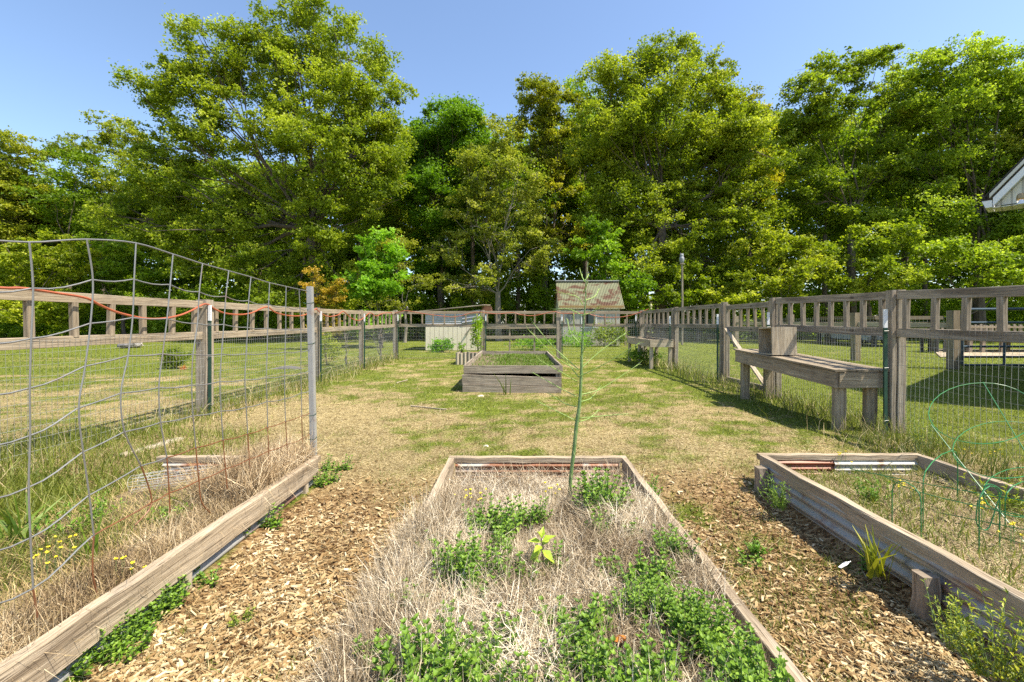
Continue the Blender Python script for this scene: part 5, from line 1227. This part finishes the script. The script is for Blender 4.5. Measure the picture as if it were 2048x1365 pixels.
grass('lawn_grass', 'short mown grass over the yard and around it', 330000, 1.2, 26, .05, .0038, dens=ok(lambda x, y: green(x, y)**1.15*1.0), pw=1.25, tint=(0, 1))
grass('cut_straw', 'dry mown clippings lying over the yard', 280000, 1.2, 22, .065, .0032, dens=ok(lambda x, y: (1.05-green(x, y))*.9*np.where(chips_f(x, y) > .5, .6, 1)*sstep(-6, -4, x)), lean=(1.0, 1.55), mat='straw', cat='straw', pw=1.35, tint=(0, 1))
# woodchips on the paths
n = 120000; x, y = persp_points(n, .9, 4.8, pw=1.3); keep = scatter_ok(x, y) & (RNG.uniform(0, 1, n) < chips_f(x, y)*(1-.6*green(x, y))) & (np.abs(x) < 3); x, y = x[keep], y[keep]; n = len(x)
zz = gz(x, y) + RNG.uniform(.002, .014, n)
az = RNG.uniform(0, 6.28, n); L = .0165*RNG.uniform(.25, 1.75, n)**1.8; Wc = L*RNG.uniform(.1, .42, n); tl = RNG.normal(0, .22, n); rl = RNG.normal(0, .35, n)
d = np.stack([np.cos(az)*np.cos(tl), np.sin(az)*np.cos(tl), np.sin(tl)], 1); s = np.stack([-np.sin(az)*np.cos(rl), np.cos(az)*np.cos(rl), np.sin(rl)], 1)
Pc = np.stack([x, y, zz], 1); l = (L/2)[:, None]; w = (Wc/2)[:, None]; upn = np.cross(d, s)*.0025; j = lambda: RNG.uniform(.55, 1.15, (n, 1))
top = [Pc-d*l*j()-s*w*j(), Pc+d*l*j()-s*w*j(), Pc+d*l*j()+s*w*j(), Pc-d*l*j()+s*w*j()]
V = np.stack([q+upn for q in top]+[q-upn for q in top], 1).reshape(-1, 3); b_ = np.arange(n)[:, None]*8
Fc = np.concatenate([b_+np.array([[0, 1, 2, 3]]), b_+np.array([[0, 4, 5, 1]]), b_+np.array([[1, 5, 6, 2]]), b_+np.array([[2, 6, 7, 3]]), b_+np.array([[3, 7, 4, 0]])], 1).reshape(-1, 4)
o = np_mesh('wood_chips', V, [Fc], M['chips'], loc=(0, 2, 0), tint=np.repeat(np.clip(RNG.normal(.5, .25, n)+.9*(fnoise(x, y, .35, 91)-.5), 0, 1), 5)); tag(o, 'tan wood chips covering the paths between the beds', 'wood chips', kind='stuff')
# fine shredded bark and straw among the chips
grass('chip_shreds', 'fine shreds of bark and hay among the wood chips', 110000, .9, 4.8, .045, .0026, dens=ok(lambda x, y: chips_f(x, y)*.95), lean=(1.3, 1.56), mat='chips', cat='shreds', pw=1.3)
# tall grass bands
def band(x, y):
    g = np.exp(-((x+4.0)**2)/.14)*sstep(4.0, 5, y)*sstep(15.5, 14.5, y)*(.3+.7*fnoise(x, y, .8, 61))
    g = g + .75*sstep(-3.7, -4.0, x)*sstep(-5.2, -4.3, x)*sstep(5.2, 4, y)*fnoise(x, y, .5, 62)
    g = g + np.exp(-((x-3.85)**2)/.12)*sstep(4.4, 4.9, y)*sstep(15.2, 14, y)*(.25+.9*fnoise(x, y, .9, 63))
    g = g + .9*sstep(2.9, 3.4, x)*sstep(4.4, 3.9, x)*sstep(4.9, 4.3, y)*(.3+fnoise(x, y, .6, 64))
    g = g + .5*np.exp(-((x+4.0)**2)/.4)*sstep(4.5, 3.8, y)
    return np.clip(g, 0, 1)
grass('tall_grass', 'tall unmown grass along the fences', 62000, 2.2, 15.2, .24, .0048, dens=ok(lambda x, y: band(x, y)), lean=(.05, .75), tint=(.1, 1), pw=1.2, x0=-5.4, x1=4.8)
grass('dry_tall_grass', 'bleached tall grass mixed in along the fences', 26000, 2.2, 15.2, .24, .0036, dens=ok(lambda x, y: band(x, y)*.8), lean=(.05, .9), mat='straw', cat='dry grass', pw=1.2, x0=-5.4, x1=4.8)
# left of the trellis: rank grass outside the bed
grass('rank_grass', 'rank green grass between the left bed and the left fence', 26000, 1.3, 4.9, .17, .0048, dens=lambda x, y: np.where((x < -2.6) & (x > -5), .35+.65*fnoise(x, y, .5, 66), 0)*.9, lean=(.1, 1.0), pw=1.2, x0=-5, x1=-2.5)
# bed contents
zb_l = lambda x, y: .09+.03*fnoise(x, y, .3, 40)
lbed = lambda x, y: (x > -2.62) & (x < -1.55) & (y < 3.3)
rbed = lambda x, y: (x > 1.9) & (x < 2.98) & (y < 3.35)
cbed = lambda x, y: (x > -.46) & (x < .75) & (y < 3.32)
grass('bed_grass', 'green grass and weeds growing in the left bed', 20000, 1.0, 3.35, .085, .0038, dens=lambda x, y: lbed(x, y)*(.15+.85*sstep(.4, .7, fnoise(x, y, .4, 67)))*sstep(-1.7, -2.1, x)*sstep(3.1, 2.7, y), x0=-2.62, x1=-1.55, z=zb_l, pw=1.2)
grass('bed_hay', 'dry brown hay matted in the left bed', 24000, 1.0, 3.35, .12, .0026, dens=lambda x, y: lbed(x, y)*(.4+.6*sstep(-2.2, -1.7, x)), x0=-2.62, x1=-1.55, z=zb_l, lean=(.5, 1.5), mat='straw', col=(.95, .9, .75), cat='hay', pw=1.2)
grass('bed_grass', 'thin green weeds growing in the right bed', 30000, 1.0, 3.4, .075, .0040, dens=lambda x, y: rbed(x, y)*(.2+.7*sstep(.35, .7, fnoise(x, y, .35, 68))), x0=1.9, x1=2.98, z=zb_l, pw=1.2)
grass('bed_hay', 'dry hay and clippings in the right bed', 16000, 1.0, 3.4, .08, .003, dens=lambda x, y: rbed(x, y)*1.0, x0=1.9, x1=2.98, z=zb_l, lean=(1.1, 1.55), mat='straw', cat='hay', pw=1.2)
def hay_h(x, y): return .075 + .15*sstep(3.2, 2.4, y)*fnoise(x, y, .45, 70)**1.3 + .05*fnoise(x, y, .12, 71)
MS = [(G(q[0], q[1], bedz), (.085, .055, .12, .03)[q[2]]*q[3]) for q in mlist]
def hay(name, lab, n, y0, y1, L, w, lean, dens, x0, x1, col=(1, 1, 1), zf=hay_h, lift=.03):
    x, y = persp_points(n, y0, y1, x0=x0, x1=x1, pw=1.1); dn_ = dens(x, y)*1.0
    for g_, r_ in MS: dn_ = dn_*np.where(((x-g_.x)**2+(y-g_.y+.02)**2) < (r_*.8)**2, .25, 1)
    keep = RNG.uniform(0, 1, len(x)) < dn_; x, y = x[keep], y[keep]; n = len(x)
    V, Fc = blades(np.stack([x, y, zf(x, y)+RNG.uniform(-.02, lift, n)], 1), L*RNG.uniform(.4, 1.3, n), w*RNG.uniform(.6, 1.3, n), RNG.uniform(0, 6.28, n), np.clip(RNG.uniform(lean[0], lean[1], n) + .9*(fnoise(x, y, .22, 89)-.5), .05, 1.7), RNG.uniform(-.6, 1.3, n))
    o = np_mesh(name, V, [Fc], M['hay'], loc=(0, (y0+y1)/2, 0), tint=np.repeat(np.clip(RNG.normal(.55, .26, n)+1.1*(fnoise(x, y, .28, 90)-.5), 0, 1), 2)); o.color = (*col, 1); tag(o, lab, 'hay', kind='stuff')
hay('dry_hay', 'pale tangled dry hay filling the centre bed', 62000, 1.0, 3.32, .12, .0025, (.55, 1.6), lambda x, y: cbed(x, y)*(.35+.65*sstep(3.1, 2.4, y)), -.47, .77)
hay('hay_tufts', 'upright bleached hay stems heaped at the left of the centre bed', 20000, 1.0, 2.6, .15, .0026, (.3, 1.35), lambda x, y: (x > -.66)*(x < -.1)*sstep(-.05, -.3, x)*sstep(2.6, 2.3, y)*sstep(-.68, -.5, x), -.7, -.0, zf=lambda x, y: np.where(x < -.5, .03+(x+.7)*.5, hay_h(x, y)))
hay('short_hay', 'short clipped hay at the back of the centre bed', 14000, 2.3, 3.34, .045, .0028, (.8, 1.55), lambda x, y: cbed(x, y)*1.0, -.47, .77, zf=lambda x, y: .06+.035*fnoise(x, y, .3, 41), lift=.03)
hay('hay_tangle', 'tangle of brown hay at the far right corner of the left bed', 6000, 2.6, 3.45, .2, .0028, (.3, 1.4), lambda x, y: (x > -1.9)*(x < -1.52)*1.0, -1.95, -1.5, col=(1, .92, .8), zf=lambda x, y: .12+0*x, lift=.14)
hay('hay_fringe', 'brown hay heaped against the long left beam', 13000, 1.0, 2.9, .12, .0024, (.3, 1.4), lambda x, y: (x > -1.8)*(x < -1.53)*1.0, -1.85, -1.52, col=(.85, .78, .66), zf=lambda x, y: .11+0*x, lift=.06)
# planter growth
grass('planter_greens', 'fresh green growth inside the big planter box', 7000, 8.0, 11.6, .05, .006, dens=lambda x, y: (x > -.88)*(x < .72)*(.25+.75*sstep(-.6, -.2, x)*(.4+fnoise(x, y, .5, 72))), x0=-.88, x1=.72, z=lambda x, y: .35+.04*fnoise(x, y, .3, 8), col=(.75, 1.05, .6), pw=1.1)
# yellow flowers: small heads on stems
def flower(label, px, py, z, n=7, sp=.05):
    c = G(px, py, z); root = empty('yellow_flower', c, label, 'flower', 'little yellow weed flowers')
    ms = MB()
    for k in range(n):
        mb = MB(); p = c + Vector((R.uniform(-sp, sp), R.uniform(-sp, sp), R.uniform(.05, .12))); ms.tube([Vector((p.x, p.y, z-.05)), p], .0012, 3)
        for t in range(4):
            a = R.uniform(0, 6.28); mb.tube([p, p+Vector((math.cos(a)*.007, math.sin(a)*.007, .004))], [.004, .003], 4)
        mb.build('flower_head', M['flower'], root)
    ms.build('stems', M['asp'], root)
for (px, py, z, lab) in ((925, 1020, .14, 'yellow flowers at the left back of the centre bed hay'), (958, 1025, .14, 'yellow flowers just above the left mint clumps'), (1105, 1010, .12, 'single yellow flower group left of the asparagus stalk'), (1690, 935, .12, 'yellow flower at the rust-red sheet corner of the right bed'), (1800, 1000, .12, 'yellow flowers inside the right bed under the first hoop'), (1930, 925, .02, 'yellow flowers behind the right bed near the fallen cage'), (1990, 925, .02, 'second yellow patch behind the right bed, nearer the edge'), (1960, 1040, .12, 'yellow flowers around the loose green loop'), (90, 1150, .12, 'yellow flowers in the left bed beside the first trellis wire'), (130, 1130, .12, 'yellow flowers deeper in the left bed'), (265, 1165, .12, 'yellow flower group in left bed close to the beam'), (2035, 1100, .12, 'yellow flowers at the right edge in the right bed')):
    flower(lab, px, py, z)
